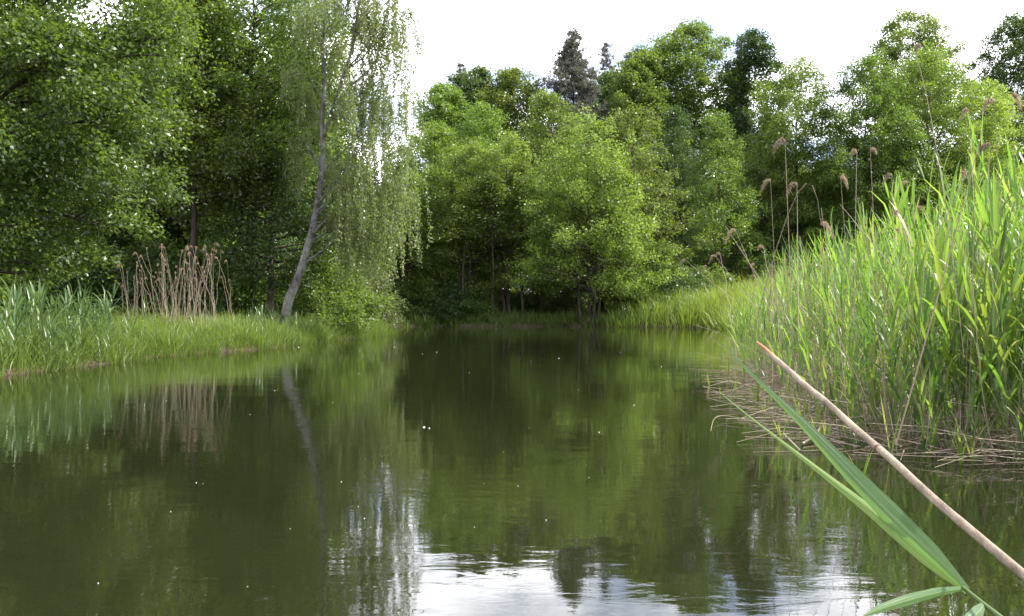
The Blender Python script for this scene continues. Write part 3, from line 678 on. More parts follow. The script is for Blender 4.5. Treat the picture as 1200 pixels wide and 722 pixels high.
def place_reed(kind, src, x, y, z, sc, rz, label, group, tilt=(0, 0)):
    r = link(kind, None, loc=(x, y, z)); r.scale = (sc, sc, sc); r.rotation_euler = (tilt[0], tilt[1], rz)
    tag(r, label, 'reed', group)
    link('stem', src[0], r)
    if isinstance(src[1], list):
        for m in src[1]: link('leaf', m, r)
    else: link('foliage', src[1], r)
    return r

g = np.random.default_rng(77)
NEAR = [reed_split('reed', 300 + i, 'reed', h=2.55, nleaf=8, ll=.54, lw=.038) for i in range(9)]
MID = [reed_two('reed', 330 + i, 'reed', h=2.45, nleaf=8, ll=.54, lw=.036) for i in range(8)]
# front line of the right-hand reed bed in plan: edge(y) = smallest x where reeds grow
EY = np.array([6.9, 7.6, 8.2, 9.0, 10, 12, 14, 17.7, 22, 28, 34, 41, 50, 58]); EX = np.array([5.0, 3.75, 3.05, 2.9, 3.05, 3.3, 3.5, 4.15, 5.0, 6.2, 7.3, 8.6, 10.6, 12.2])
def edge_x(y): return np.interp(y, EY, EX)
cand = []
while len(cand) < 1700:
    y = 6.9 + 40 * g.random() ** 1.9; x = edge_x(y) + 0.02 + (y * .62 - edge_x(y) + 1.5) * g.random() ** 1.15
    if x > y * .60 + .8: continue
    # near the front the reeds stand loose
    dep = x - edge_x(y)
    if dep < .8 and g.random() < .5: continue
    if y < 8.3 and g.random() < .35: continue
    cand.append((x, y))
cand = np.array(cand)
order = np.argsort(np.hypot(cand[:, 0] * .55, cand[:, 1]))
cand = cand[order]
LBL1 = 'leafy green reed standing in the water at the near edge of the right-hand reed bed'
LBL2 = 'leafy green reed deeper in the right-hand reed bed, behind its near edge'
def reed_h(x, y):
    # taller to the right, lower along the water edge
    return np.clip(.70 + .28 * (x - edge_x(y)), .66, 1.42) * (1 + .17 * wob(x * 2.6, y * 2.1 + 4))
for i in range(190):
    x, y = cand[i]; s_ = float(reed_h(x, y)) * g.uniform(.6, 1.12)
    if x - edge_x(y) < .35: s_ *= g.uniform(.45, 1)
    zb = min(0.0, float(ground_z(np.array([x]), np.array([y]))[0])) - .05
    zb = max(zb, -.5)
    src = NEAR[i % 9] if i < 140 else MID[i % 8]
    place_reed('green_reed', src, x, y, zb, s_, g.uniform(0, 2 * PI), LBL1 if i < 140 else LBL2, 'green reeds at the near edge' if i < 140 else 'green reeds behind the near edge', (g.normal(0, .10), g.normal(0, .10)))
# the rest of the bed is one mass
def reed_mass(name, label, pts, hs, mat, lw=.024, nleaf=8, seed0=400, variants=10, zfun=None, stem=True, ll=.5):
    g = np.random.default_rng(seed0)
    lib = []
    for v in range(variants):
        st, lv = reed_parts(seed0 + v, h=2.45, nleaf=nleaf, ll=ll, lw=lw)
        Rb = Ribbons(); Rb.add(st, np.linspace(.011, .005, 7), np.array([1, 0, 0.]), a=.5)
        for (p, w, s, a) in lv: Rb.add(p[[0, 1, 3, 5, 6]], w[[0, 1, 3, 5, 6]], s, a=a)
        lib.append((np.concatenate(Rb.V), np.concatenate(Rb.F), np.concatenate(Rb.A)))
    VV, FF, AA = [], [], []; off = 0
    for i, (x, y) in enumerate(pts):
        V, F, A = lib[i % variants]; a = g.uniform(0, 2 * PI); s_ = hs[i]
        c, s = math.cos(a) * s_, math.sin(a) * s_
        tx, ty = g.normal(0, .12, 2)
        W = np.stack([V[:, 0] * c - V[:, 1] * s + tx * V[:, 2] * s_ + x, V[:, 0] * s + V[:, 1] * c + ty * V[:, 2] * s_ + y, V[:, 2] * s_ + zfun(x, y)], 1)
        VV.append(W); FF.append(F + off); AA.append(np.clip(A * .75 + g.uniform(-.05, .3), 0, 1)); off += len(V)
    tag(link(name, mesh_np(name, np.concatenate(VV), np.concatenate(FF), LM[mat], np.concatenate(AA), True)), label, 'reeds', kind='stuff')
rest = cand[190:]
hs = reed_h(rest[:, 0], rest[:, 1]) * g.uniform(.65, 1.14, len(rest))
reed_mass('reed_bed', 'dense bright green reed bed filling the right-hand side', rest, hs, 'reed', zfun=lambda x, y: max(-.4, min(.3, float(ground_z(np.array([x]), np.array([y]))[0]))))

# left bank: broad blue-green reeds at the left edge of the photo
BL = [reed_two('blue_reed', 500 + i, 'bluereed', h=1.65, nleaf=9, ll=.62, lw=.046, spread=.55, droop=.7, lo=.12) for i in range(7)]
cnt = 0
while cnt < 108:
    y = g.uniform(16.5, 25); x = np.interp(y, [16.5, 17.7, 20.5, 25], [-9.3, -9.1, -8.7, -8.9]) - (g.random() ** 2.2 * 2.6 - .12) * (1 if y < 22 else .5)
    if pond_sd(np.array([x]), np.array([y]))[0] < -.1: continue
    if (x / y * FPX + 600) < -60: continue
    if (x / y * FPX + 600) > 130 and g.random() < .85: continue
    zb = float(ground_z(np.array([x]), np.array([y]))[0])
    place_reed('green_reed', BL[cnt % 7], x, y, zb - .03, g.uniform(.5, 1.02), g.uniform(0, 2 * PI), 'broad-leaved blue-green reed on the left bank under the near tree', 'blue-green reeds on the left bank', (g.normal(0, .08), g.normal(0, .08)))
    cnt += 1
gz1 = lambda x, y: max(-.12, float(ground_z(np.array([x]), np.array([y]))[0])) - .03
pts = []
for i in range(60):
    d = g.uniform(37, 45); px = g.uniform(418, 458)
    pts.append((min(X(px, d), float(np.interp(d, [37, 38, 44, 48], [-6.6, -6.5, -5.9, -5.9])) - g.uniform(0, .6)), d))
reed_mass('reed_fringe', 'blue-green reeds at the outer tip of the left bank below the willow bush', pts, g.uniform(.45, .66, 60), 'bluereed', lw=.05, seed0=700, variants=5, zfun=gz1)
pts = []
for i in range(46):
    d = g.uniform(30, 36); px = g.uniform(292, 420)
    pts.append((min(X(px, d), float(np.interp(d, [29, 33, 38], [-7.4, -7.05, -6.6])) - g.uniform(0, .8)), d))
reed_mass('reed_fringe', 'short green reeds on the left bank in front of the birch foot', pts, g.uniform(.3, .52, 46), 'bluereed', lw=.05, seed0=710, variants=5, zfun=gz1)
pts = [(X(g.uniform(712, 815), d), d) for d in g.uniform(62.2, 65.5, 60)]
reed_mass('reed_fringe', 'green reeds at the foot of the far bank right of the many-stemmed tree', pts, g.uniform(.5, .85, 60), 'bluereed', lw=.06, seed0=720, variants=5, zfun=gz1)

# dry reeds with seed plumes
def dry_reed(seed, h, lean, curl=1.0, head=.22, dirn=None, rough_sticks=True):
    """stem mesh, plume mesh"""
    g = np.random.default_rng(seed); a = g.uniform(0, 2 * PI) if dirn is None else dirn
    t = np.linspace(0, 1, 9)[:, None]
    st = np.concatenate([np.cos(a) * lean * h * t ** 1.5, np.sin(a) * lean * h * t ** 1.5, h * t * (1 - .25 * lean * t)], 1)
    st[1:-1, :2] += g.normal(0, .006 * h, (7, 2))
    T = Tubes(5); T.add(st, np.linspace(.006, .0028, 9), a=.4 + .7 * g.random())
    # drooping plume on a curved rachis
    b = a + g.normal(0, .5); tt = np.linspace(0, 1, 7)
    rp = st[-1] + np.stack([np.cos(b) * head * .55 * curl * tt ** 1.4, np.sin(b) * head * .55 * curl * tt ** 1.4, head * (.9 * tt - 1.15 * curl * tt ** 2.2)], 1)
    T.add(rp, np.linspace(.002, .001, 7), 3, a=.6)
    n = 210; s = g.random(n) ** .8
    c = np.stack([np.interp(s, tt, rp[:, i]) for i in range(3)], 1)
    wd = .35 + .65 * np.sin(PI * np.clip(s * .85 + .12, 0, 1))
    D = np.stack([np.cos(b) * .5 + g.normal(0, .45, n), np.sin(b) * .5 + g.normal(0, .45, n), -.55 + g.normal(0, .45, n)], 1)
    V, F = leaf_quads(c + g.normal(0, .008, (n, 3)) * wd[:, None], D, g.normal(0, 1, (n, 3)), head * .2 * wd * g.uniform(.5, 1.2, n), aspect=.16, fold=0)
    return T.mesh('dry_reed_stem', LM['straw']), mesh_np('seed_plume', V, F, LM['plume'], np.repeat(g.random(n), 4))
def put_dry(src, x, y, z, sc, rz, label, group=None, tilt=(0, 0)):
    r = link('dry_reed', None, loc=(x, y, z)); r.scale = (sc,) * 3; r.rotation_euler = (tilt[0], tilt[1], rz)
    tag(r, label, 'dry reed', group); link('stem', src[0], r)
    if src[1] is not None: link('seed_head', src[1], r)
DRY = [dry_reed(600 + i, 2.4, .04 + .10 * (i % 4), head=.21, curl=.9) for i in range(8)]
for i in range(84):
    px = g.choice([g.uniform(145, 200), g.uniform(185, 275), g.uniform(190, 262)]); d = g.uniform(27.5, 32)
    x = min(X(px, d), float(np.interp(d, [24, 28, 33], [-9.2, -8.1, -7.6])))
    put_dry(DRY[i % 8], x, d, float(ground_z(np.array([x]), np.array([d]))[0]) - .03, g.uniform(.72, 1.2) * (1.0 if px > 180 else .8), g.uniform(0, 6), 'tall dry brown reed with a seed head in the stand on the left bank', 'dry reeds on the left bank', (g.normal(0, .05), g.normal(0, .05)))

def dry_px(top, base, d, label, head=.2, curl=1.0, seed=1, mid=None, plume=True, thick=.8, dbase=None, bdir=None):
    """dry reed given by picture positions of the top of its stem and its foot"""
    head *= .85
    tp = P(*top, d); bp = P(*base, dbase or d); g = np.random.default_rng(seed)
    t = np.linspace(0, 1, 9)[:, None]
    m = P(*mid, d) if mid else (tp + bp) / 2
    st = bp * (1 - t) ** 2 + 2 * (2 * m - (tp + bp) / 2) * t * (1 - t) + tp * t ** 2 - bp
    T = Tubes(6); T.add(st, np.linspace(.0055, .0024, 9) * thick, a=g.random())
    pl = None
    if plume:
        b = g.uniform(-.6, .6) + (0 if g.random() < .6 else PI) if bdir is None else bdir
        tt = np.linspace(0, 1, 8)
        rp = st[-1] + np.stack([np.cos(b) * head * .5 * curl * tt ** 1.3, np.sin(b) * head * .2 * tt, head * (.75 * tt - 1.25 * curl * tt ** 2.0)], 1)
        T.add(rp, np.linspace(.0024, .001, 8), 3, a=.6)
        n = 420; s = g.random(n) ** .75; c = np.stack([np.interp(s, tt, rp[:, i]) for i in range(3)], 1)
        wd = .35 + .65 * np.sin(PI * np.clip(s * .85 + .12, 0, 1))
        D = np.stack([np.cos(b) * .45 + g.normal(0, .35, n), g.normal(0, .4, n), -.7 + g.normal(0, .4, n)], 1)
        V, F = leaf_quads(c + g.normal(0, .007, (n, 3)), D, g.normal(0, 1, (n, 3)), head * .2 * wd * g.uniform(.5, 1.2, n), aspect=.13, fold=0)
        pl = mesh_np('seed_plume', V, F, LM['plume'], np.repeat(g.random(n), 4))
    r = link('dry_reed', None, loc=bp); tag(r, label, 'dry reed')
    link('stem', T.mesh('dry_reed_stem', LM['straw']), r)
    if pl is not None: link('seed_head', pl, r)
dry_px((920, 166), (929, 400), 9.5, 'straight dry reed with the tall curled seed head left of the reed bed', .26, 1.0, 1, bdir=PI)
dry_px((903, 212), (912, 400), 10.5, 'dry reed with small drooping seed head just left of the tallest curled one', .20, 1.1, 2, bdir=PI)
dry_px((962, 262), (880, 402), 9.5, 'bent dry reed leaning right with a hanging plume', .22, 1.2, 3, mid=(935, 226), bdir=0)
dry_px((934, 216), (936, 400), 11.0, 'dry reed whose pale plume touches the bent leaning reed', .24, 1.1, 4, bdir=PI)
dry_px((1004, 178), (1000, 400), 11.0, 'slim dry reed with narrow seed head in the middle of the tree belt', .19, .8, 5, bdir=PI)
dry_px((1020, 176), (1030, 400), 11.5, 'very slim dry reed right beside the narrow seed head, slightly darker', .20, .8, 6, bdir=0)
dry_px((1072, 60), (1130, 420), 8.2, 'tallest dry reed, brown brush-like head standing against the open tree crown', .20, .35, 7, mid=(1100, 190), bdir=0)
dry_px((985, 208), (1000, 400), 12, 'dry reed with fluffy plume low over the reeds left of the slim pair', .24, 1.1, 8)
dry_px((1045, 205), (1052, 400), 11, 'dry reed with a small hook-shaped head right of the slim pair', .20, 1.2, 9)
dry_px((1063, 214), (1070, 400), 12, 'short dry reed with a bushy head against the dark bushes right of the hooked one', .22, 1.1, 10)
dry_px((1165, 118), (1180, 380), 9, 'pale dry reed with feathery plume among the highest reed tips', .24, 1.1, 11)
dry_px((1186, 112), (1196, 380), 9.5, 'pale dry reed nearest the right edge among the highest reed tips', .24, 1.1, 12)
dry_px((1135, 130), (1150, 380), 10, 'greyish dry reed with loose plume left of the feathery ones', .22, 1.0, 13)
dry_px((1160, 170), (1150, 380), 9, 'grey dry reed whose plume hangs inside the highest green leaves', .24, 1.0, 14)
dry_px((850, 265), (902, 345), 14, 'broken dry stalk leaning left at the left end of the reed bed', plume=False, seed=15)
dry_px((862, 270), (905, 372), 13, 'dry stalk with a ragged brown head leaning left beside the broken stalk', .24, 1.3, 16, bdir=PI)
dry_px((838, 300), (885, 360), 16, 'thin dry stalk leaning left low at the end of the reed bed', .20, 1.2, 17, bdir=PI)
dry_px((803, 305), (860, 352), 18, 'outermost dry stalk leaning far left over the pale grass', .22, 1.2, 18, bdir=PI)
dry_px((828, 312), (850, 360), 18, 'small dry stalk with tiny head between the leaning stalks', .16, 1.2, 19, bdir=PI)
dry_px((1152, 150), (1050, 520), 7.2, 'long dark brown stalk slanting through the front of the reed bed', plume=False, seed=20, mid=(1108, 315), thick=1.15)
dry_px((985, 130 + 110), (1060, 330), 9.0, 'thin pale stalk lying slantwise across the upper reeds', plume=False, seed=21)
for i in range(11):
    y = g.uniform(9.5, 16); x = edge_x(y) + g.uniform(.1, 1) * (y * .58 - edge_x(y))
    put_dry(DRY[i % 8], x, y, -.1, g.uniform(.92, 1.22), g.uniform(0, 6), 'dry pale reed with drooping seed head sticking out of the green reed bed', 'dry reeds in the right-hand reed bed', (g.normal(0, .06), g.normal(0, .06)))
for i in range(14):
    y = g.uniform(20, 34); x = edge_x(y) + g.uniform(.0, 2.5)
    put_dry(DRY[i % 8], x, y, -.05, g.uniform(.8, 1.1), g.uniform(0, 6), 'dry reed with seed head far back at the water side of the reed bed', 'distant dry reeds at the water side', (g.normal(0, .12), g.normal(0, .12)))

# fallen dead stems: a matted tangle at the foot of the reeds
T = Tubes(4); Rb = Ribbons(); g = np.random.default_rng(88)
for i in range(1700):
    y = 6.9 + 13 * g.random() ** 1.5; x = edge_x(y) - .1 + .22 * wob(y * 2.3, y) + g.random() * 3.4
    if x > y * .6 + .6: continue
    L = g.uniform(.2, 1.1); a = g.choice([0, PI]) + g.normal(0, .7); zz = .012 + .26 * g.random() ** 1.7 * min(1, max(.15, (x - edge_x(y) + .3)))
    e = g.normal(.02, .12)
    p0 = np.array([x, y, zz]); dv = np.array([math.cos(a), math.sin(a), e]) * L
    if p0[2] + dv[2] < .0: dv[2] = -p0[2] + .01
    mid = p0 + dv * .5 + np.array([0, 0, g.uniform(0, .05)]) + g.normal(0, .02, 3)
    T.add(np.stack([p0, mid, p0 + dv]), g.uniform(.0022, .005) * np.array([1, .9, .55]), 4, a=g.random())
for i in range(900):      # stubs and broken uprights
    y = 6.9 + 12 * g.random() ** 1.5; x = edge_x(y) - .05 + g.random() * 3
    if x > y * .6 + .6: continue
    L = g.uniform(.12, .75); p0 = np.array([x, y, -.1]); dv = np.array([g.normal(0, .22), g.normal(0, .22), 1]) * L
    T.add(np.stack([p0, p0 + dv]), np.array([.0045, .003]), 4, a=g.random() * .7)
for i in range(520):      # last year's stems still standing among the green ones
    y = 6.9 + 13 * g.random() ** 1.4; x = edge_x(y) + .1 + g.random() * 3.5
    if x > y * .6 + .6: continue
    L = g.uniform(.6, 2.3); p0 = np.array([x, y, -.1]); dv = np.array([g.normal(0, .16), g.normal(0, .16), 1]) * L
    T.add(np.stack([p0, p0 + dv * .5 + g.normal(0, .015, 3), p0 + dv]), np.array([.0048, .004, .002]), 4, a=g.random() * .8)
tag(link('reed_litter', T.mesh('reed_litter', LM['straw'])), 'tangle of fallen dead brown reed stems at the foot of the right-hand reeds', 'dead reeds', kind='stuff')

# fallen stems poking out over the open water, each its own thing
def stem_px(pts, label, r=.004, a=.7, mat='straw', name='fallen_reed_stem', group=None):
    W = np.array([P(*p) for p in pts]); o = W[0].copy()
    T = Tubes(6); n = len(W); tt = np.linspace(0, 1, n); t2 = np.linspace(0, 1, n * 3)
    S = np.stack([np.interp(t2, tt, W[:, c]) for c in range(3)], 1)
    for _ in range(2): S[1:-1] = (S[:-2] + 2 * S[1:-1] + S[2:]) / 4
    T.add(S - o, np.linspace(r, r * .6, len(S)), a=a)
    ob = link(name, T.mesh(name, LM[mat]), loc=o); tag(ob, label, 'reed stem', group)
def wd(py): return CAM_H * FPX / (py - 361)     # depth of the water surface at a picture row
stem_px([(930, 488, wd(490)), (880, 470, wd(478)), (845, 462, wd(472)), (824, 452, wd(466))], 'thin pale stem over the water, highest of those poking left from the reeds')
stem_px([(960, 470, wd(474)), (890, 462, wd(468)), (826, 460, wd(464))], 'straight stem lying on the water below the small green shoots')
stem_px([(985, 508, wd(512)), (900, 498, wd(502)), (850, 486, wd(492)), (836, 489, wd(494)), (833, 505, wd(506))], 'long curved pale stem with its tip bent down into the water')
stem_px([(975, 504, wd(505)), (935, 496, wd(498)), (880, 480, wd(484)), (828, 466, wd(470))], 'brown stem lying between the straight and the curved stems')
stem_px([(990, 518, wd(520)), (930, 514, wd(516)), (873, 512, wd(513))], 'short straight stem floating just in front of the curved stem')
stem_px([(920, 446, wd(455)), (870, 424, wd(445)), (835, 398, wd(432))], 'slim stem rising to the left from the fallen tangle, pointing to the far bank')
stem_px([(812, 380, 26), (850, 392, 22), (905, 425, 16), (940, 455, 12.5)], 'long thin pale stem slanting down from the grass toward the tangle')
stem_px([(1200, 532, wd(538)), (1110, 536, wd(540)), (1040, 533, wd(536)), (1000, 530, wd(533))], 'long straight stem floating along the front foot of the reeds', r=.005)
stem_px([(1200, 522, wd(530)), (1130, 530, wd(532)), (1075, 528, wd(531))], 'dark stem floating directly behind the long straight one at the reed foot', a=.3)
stem_px([(940, 520, wd(522)), (955, 512, wd(516)), (962, 500, wd(512))], 'bright white bent sheath in the water below the curved stem', r=.012, a=1.0)
stem_px([(918, 508, wd(514)), (930, 520, wd(523)), (938, 528, wd(530))], 'small white leaf scrap floating in front of the bent sheath', r=.008, a=1.0)
for i in range(24):
    y0 = g.uniform(415, 500); d = wd(y0); x = float(edge_x(d)) + g.uniform(-.25, .35); L = g.uniform(.4, 1.1); a_ = PI + g.normal(0, .5)
    T = Tubes(5); T.add(np.array([[0, 0, .02], [math.cos(a_) * L * .5, math.sin(a_) * L * .5, g.uniform(.02, .12)], [math.cos(a_) * L, math.sin(a_) * L, .015]]), [.0042, .0038, .0022], a=g.random())
    ob = link('fallen_reed_stem', T.mesh('fallen_reed_stem', LM['straw']), loc=(x + .2, d, 0)); tag(ob, 'fallen reed stem lying out on the water along the edge of the reed tangle', 'reed stem', 'fallen stems along the reed edge')
# small shoots in the water left of the bed
def shoot(px, py, h, label, seed):
    g = np.random.default_rng(seed); d = wd(py); Rb = Ribbons()
    for k in range(4):
        a = g.uniform(0, 2 * PI); L = h * g.uniform(.6, 1); t = np.linspace(0, 1, 6)[:, None]; s = g.uniform(.15, .5)
        pts = np.concatenate([np.cos(a) * s * L * t ** 1.3, np.sin(a) * s * L * t ** 1.3, L * t - .05], 1)
        Rb.add(pts, .016 * np.array([.5, .9, 1, .9, .6, .05]), np.array([-math.sin(a), math.cos(a), 0.]), fold=.15, a=.5 + .4 * g.random())
    o = P(px, py, d); o[2] = 0; tag(link('reed_shoot', Rb.mesh('reed_shoot', LM['reed']), loc=o), label, 'reed shoot')
shoot(832, 452, .28, 'tall yellow-green shoot standing alone in the water left of the tangle', 1)
shoot(845, 462, .20, 'broad short green shoot just right of the tall lone shoot', 2)
shoot(861, 455, .34, 'slim green shoot between the lone shoots and the reed bed', 3)
shoot(925, 500, .30, 'green shoot rising through the curved fallen stem', 4)
shoot(1010, 560, .26, 'foremost small green shoot in open water below the brown stalk', 5)
shoot(1140, 545, .45, 'yellow-green shoot at the water front of the reed bed', 6)

for i in range(26):
    y = g.uniform(7.6, 17); x = float(edge_x(y)) + g.uniform(-.45, .35); Rb = Ribbons(); q = np.random.default_rng(900 + i); h_ = q.uniform(.2, .6)
    for k in range(4):
        a = q.uniform(0, 2 * PI); L = h_ * q.uniform(.6, 1); t = np.linspace(0, 1, 6)[:, None]; s_ = q.uniform(.1, .4)
        Rb.add(np.concatenate([np.cos(a) * s_ * L * t ** 1.3, np.sin(a) * s_ * L * t ** 1.3, L * t - .05], 1), .018 * np.array([.5, .9, 1, .9, .6, .05]), np.array([-math.sin(a), math.cos(a), 0.]), fold=.15, a=.5 + .4 * q.random())
    tag(link('reed_shoot', Rb.mesh('reed_shoot', LM['reed']), loc=(x, y, 0)), 'small green shoot coming up through the fallen reeds along the edge of the tangle', 'reed shoot', 'shoots among the fallen reeds')

# ------------------------------------------------------------------ foreground: broken dry stalk and leafy green reed, close to the lens
def foreground():
    g = np.random.default_rng(5)
    # dry stalk with split hollow tip; its foot is rooted on the near bank beside the viewer
    A_, B_ = P(904, 417, 1.26), P(1205, 677, .755)
    pts = [A_ + (B_ - A_) * q + g.normal(0, .0012, 3) * (0 < q < 1) for q in (0, .17, .34, .5, .67, .84, 1, 1.2)]
    pts += [np.array([.50, .42, .60]), np.array([.56, .25, .42]), np.array([.62, .05, .2])]
    W = np.array(pts); o = W[-1].copy(); o[2] = 0
    n = len(W); t = np.linspace(0, 1, n); t2 = np.linspace(0, 1, 60); S = np.stack([np.interp(t2, t, W[:, c]) for c in range(3)], 1)
    for _ in range(3): S[1:-1] = (S[:-2] + 2 * S[1:-1] + S[2:]) / 4
    S[:, 2] += .0005 * np.sin(t2 * 40)
    root = link('broken_reed_stalk', None, loc=o); tag(root, 'thick brown broken reed stalk slanting across the lower right close to the camera', 'reed stalk')
    T = Tubes(14); rr = np.interp(t2, [0, .1, .35, .6, 1], [.0033, .0034, .0036, .0038, .0043])
    for nd in (.17, .33, .5, .66, .8): rr += .0004 * np.exp(-((t2 - nd) / .008) ** 2)
    T.add(S - o, rr); link('stalk', T.mesh('stalk', stalkm), root)
    T = Tubes(10)
    for nd in (.33,):
        k = int(nd * 59); T.add(np.stack([S[k], S[k] * .75 + S[k + 1] * .25]) - o, [rr[k] + .0004, rr[k] + .0003])
    link('node', T.mesh('node', nodem), root)
    # split tip: two slivers
    a0 = S[0]
    for q, (px, py) in enumerate(((887, 402), (893, 404))):
        tip = P(px, py, 1.31 + .01 * q); off = np.array([0, 0, 0.0022 * (1 if q == 0 else -1)])
        T = Tubes(8); T.add(np.stack([S[2], a0 + off * .8, (a0 + tip) / 2 + off, tip + off * .6]) - o, [.0024, .0024, .0021, .0012])
        link('split_tip', T.mesh('split_tip', splitm if q == 0 else stalkm), root)
    # leafy green reed
    base = np.array([.44, .35, .25]); o = base.copy(); o[2] = .1
    st = np.array([P(1128, 688, .84), P(1150, 706, .82), P(1178, 728, .79), P(1215, 765, .74), base + [0, .12, .18], base])
    root = link('green_reed', None, loc=o); tag(root, 'close-up green reed with long blades slanting across the lower right corner', 'reed', )
    T = Tubes(10); T.add(st - o, [.0016, .0020, .0024, .0026, .003, .003]); link('stem', T.mesh('stem', LM['stem']), root)
    def blade(px_pts, widths, fold, a, twist=0, mat=None):
        W = np.array([P(*p) for p in px_pts]); n = len(W); t = np.linspace(0, 1, n); m = 34; t2 = np.linspace(0, 1, m)
        S = np.stack([np.interp(t2, t, W[:, c]) for c in range(3)], 1)
        for _ in range(4): S[1:-1] = (S[:-2] + 2 * S[1:-1] + S[2:]) / 4
        w = np.interp(t2, t, widths)
        tn = unit(np.gradient(S, axis=0)); view = unit(S - np.array([0, 0, CAM_H]))
        side = unit(np.cross(tn, view)); nr = np.cross(side, tn)
        ang = twist
        side = side * math.cos(ang) + nr * math.sin(ang); nr = np.cross(side, tn)
        K = 13; cc = np.linspace(-1, 1, K)
        prof = (np.abs(cc) ** 1.2) * fold
        V = (S[:, None] + side[:, None] * (cc[None, :, None] * w[:, None, None] * .5) + nr[:, None] * (prof[None, :, None] * w[:, None, None])).reshape(-1, 3)
        i = (np.arange(m - 1)[:, None] * K + np.arange(K - 1)[None]).ravel()
        F = np.stack([i, i + 1, i + K + 1, i + K], 1)
        A = np.tile(cc * .5 + .5, m)
        me = mesh_np('blade', V - o, F, mat or bladem, A, True)
        uvn = me.attributes.new('along', 'FLOAT', 'POINT'); uvn.data.foreach_set('value', np.repeat(t2, K).astype(np.float32))
        return link('leaf', me, root)
    blade([(1134, 692, .84), (1092, 648, .86), (1045, 604, .9), (996, 554, .95), (945, 500, 1.0), (898, 455, 1.06), (868, 426, 1.12), (846, 402, 1.18)],
          [.005, .0150, .0188, .0162, .0095, .0045, .0028, .001], .16, .5, .15)
    blade([(1134, 693, .845), (1090, 657, .87), (1048, 620, .9), (1008, 587, .94), (955, 547, .98), (912, 514, 1.02), (878, 488, 1.08), (846, 462, 1.12)],
          [.005, .012, .0125, .0095, .0058, .0032, .0020, .0008], .22, .8, -.5, bladem2)
    blade([(1128, 690, .84), (1100, 694, .80), (1065, 703, .76), (1030, 714, .73), (1012, 722, .71)], [.004, .0075, .0085, .006, .001], .15, .8, .3)
    blade([(1154, 707, .82), (1148, 716, .79), (1138, 726, .76), (1120, 738, .73)], [.004, .010, .010, .003], .15, .8, .3)

stalkm = solid_mat('brown_reed_stalk', (.12, .088, .058), (.36, .28, .20), 34, .55, .4, (1, .5, .5), .4)
nodem = solid_mat('dark_stalk_node', (.10, .06, .035), (.22, .14, .08), 60, .6, .3)
splitm = solid_mat('reddish_split_reed', (.32, .12, .055), (.48, .24, .12), 40, .6, .25)
bladem = bpy.data.materials.new('close_reed_blade'); bladem.use_nodes = True; nt = bladem.node_tree; nt.nodes.clear()
at = N(nt, 'ShaderNodeAttribute', attribute_name='rnd'); al = N(nt, 'ShaderNodeAttribute', attribute_name='along')
cx = N(nt, 'ShaderNodeCombineXYZ'); s1 = N(nt, 'ShaderNodeMath', operation='MULTIPLY'); s1.inputs[1].default_value = 46
s2 = N(nt, 'ShaderNodeMath', operation='MULTIPLY'); s2.inputs[1].default_value = 2.5
nt.links.new(at.outputs['Fac'], s1.inputs[0]); nt.links.new(al.outputs['Fac'], s2.inputs[0])
nt.links.new(s1.outputs[0], cx.inputs[0]); nt.links.new(s2.outputs[0], cx.inputs[1])
nz = N(nt, 'ShaderNodeTexNoise'); nz.inputs['Scale'].default_value = 1.0; nz.inputs['Detail'].default_value = 4; nt.links.new(cx.outputs[0], nz.inputs['Vector'])
rc = ramp(nt, [(.38, (.025, .06, .022)), (.47, (.055, .115, .038)), (.54, (.075, .14, .05)), (.60, (.15, .22, .10)), (.68, (.28, .35, .22))]); nt.links.new(nz.outputs['Fac'], rc.inputs[0])
pb = N(nt, 'ShaderNodeBsdfPrincipled'); pb.inputs['Roughness'].default_value = .52
mrb = N(nt, 'ShaderNodeMath', operation='SUBTRACT'); mrb.inputs[1].default_value = .5; nt.links.new(at.outputs['Fac'], mrb.inputs[0])
mab = N(nt, 'ShaderNodeMath', operation='ABSOLUTE'); nt.links.new(mrb.outputs[0], mab.inputs[0])
mrg = N(nt, 'ShaderNodeMapRange'); mrg.inputs['From Min'].default_value = .02; mrg.inputs['From Max'].default_value = .06; mrg.inputs['To Min'].default_value = .75; mrg.inputs['To Max'].default_value = 0
nt.links.new(mab.outputs[0], mrg.inputs['Value'])
mxb = N(nt, 'ShaderNodeMix', data_type='RGBA'); mxb.inputs['B'].default_value = (.20, .28, .12, 1); nt.links.new(mrg.outputs[0], mxb.inputs['Factor']); nt.links.new(rc.outputs[0], mxb.inputs['A'])
nt.links.new(mxb.outputs['Result'], pb.inputs['Base Color'])
bu = N(nt, 'ShaderNodeBump'); bu.inputs['Strength'].default_value = .35; bu.inputs['Distance'].default_value = .001; nt.links.new(nz.outputs['Fac'], bu.inputs['Height']); nt.links.new(bu.outputs[0], pb.inputs['Normal'])
tl = N(nt, 'ShaderNodeBsdfTranslucent'); tl.inputs['Color'].default_value = (.16, .31, .03, 1)
ms = N(nt, 'ShaderNodeMixShader'); ms.inputs[0].default_value = .35; nt.links.new(pb.outputs[0], ms.inputs[1]); nt.links.new(tl.outputs[0], ms.inputs[2])
ot = N(nt, 'ShaderNodeOutputMaterial'); nt.links.new(ms.outputs[0], ot.inputs[0])
bladem2 = bladem.copy(); bladem2.name = 'close_young_reed_blade'
for n_ in bladem2.node_tree.nodes:
    if n_.bl_idname == 'ShaderNodeValToRGB':
        for e_, c_ in zip(n_.color_ramp.elements, ((.07, .12, .025), (.11, .19, .04), (.15, .24, .05), (.20, .29, .07), (.30, .38, .15))): e_.color = (*c_, 1)
    if n_.bl_idname == 'ShaderNodeBsdfTranslucent': n_.inputs['Color'].default_value = (.36, .52, .06, 1)
foreground()

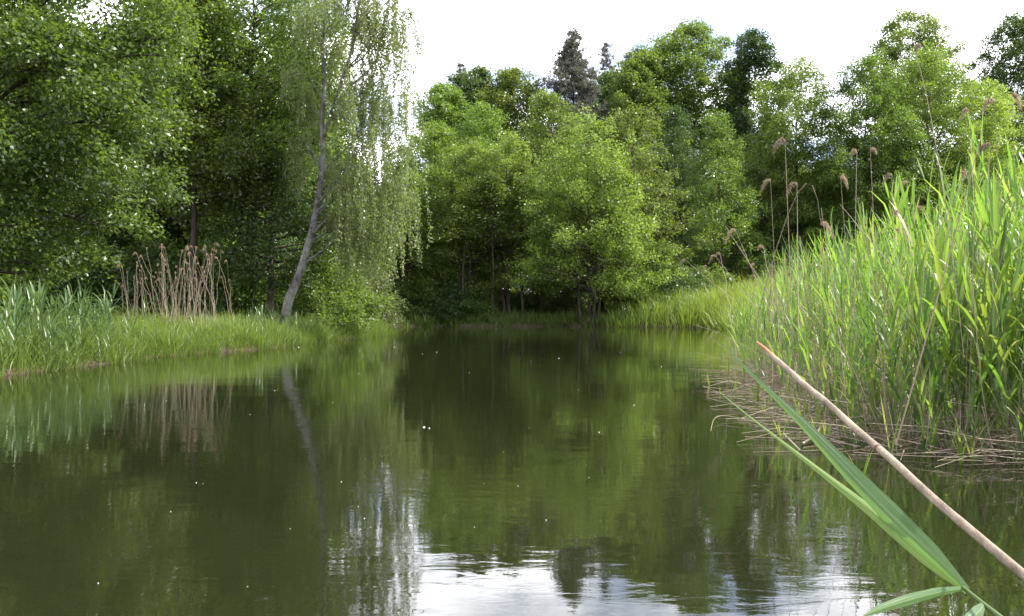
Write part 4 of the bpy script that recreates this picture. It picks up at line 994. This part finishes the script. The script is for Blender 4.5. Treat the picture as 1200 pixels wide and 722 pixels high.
# ------------------------------------------------------------------ floating bits on the water
g = np.random.default_rng(9)
def fleck(r, seed):
    q = np.random.default_rng(seed); k = 9; a = np.arange(k) * 2 * PI / k; rr = r * q.uniform(.6, 1.2, k)
    V = [(0, 0, r * .55)] + [(math.cos(t) * u * .6, math.sin(t) * u * .6, r * .42) for t, u in zip(a, rr)] + [(math.cos(t) * u, math.sin(t) * u, 0) for t, u in zip(a, rr)] + [(0, 0, -.003)]
    F = [(0, 1 + i, 1 + (i + 1) % k, 1 + (i + 1) % k) for i in range(k)]
    me = bpy.data.meshes.new('fluff')
    fs = [(0, 1 + i, 1 + (i + 1) % k) for i in range(k)] + [(1 + i, 1 + k + i, 1 + k + (i + 1) % k, 1 + (i + 1) % k) for i in range(k)] + [(2 * k + 1, 1 + k + (i + 1) % k, 1 + k + i) for i in range(k)]
    me.from_pydata(V, [], fs); me.materials.append(FOAM); me.update(); return me
FL = [fleck(.012, 1), fleck(.010, 2), fleck(.014, 3), fleck(.009, 4)]
spots = [(497, 501), (503, 502), (350, 407), (462, 407), (495, 415), (512, 413), (420, 438), (322, 458), (390, 472), (325, 457), (195, 470), (293, 486), (400, 565), (420, 594), (230, 566), (238, 567), (115, 684),
         (290, 688), (590, 530), (567, 567), (607, 570), (690, 560), (702, 507), (678, 457), (775, 430), (762, 452), (743, 475), (727, 413), (655, 420), (620, 502), (640, 610), (556, 618), (427, 608), (340, 620), (200, 600), (550, 437),
         (452, 425), (380, 430), (300, 440), (560, 470), (713, 545), (800, 440), (790, 575), (480, 560), (540, 400), (615, 395), (260, 455)]
for i, (px, py) in enumerate(spots[:36]):
    d = wd(py); o = P(px, py, d); o[2] = .002; s_ = max(.5, d / 15) * (1.4 if i < 2 else .6) * g.uniform(.7, 1.2)
    ob = link('floating_fluff', FL[i % 4], loc=o); ob.scale = (s_, s_, s_); ob.rotation_euler = (0, 0, g.uniform(0, 6)); tag(ob, 'white speck of plant fluff floating on the open water', 'fluff', 'white specks floating on the water')
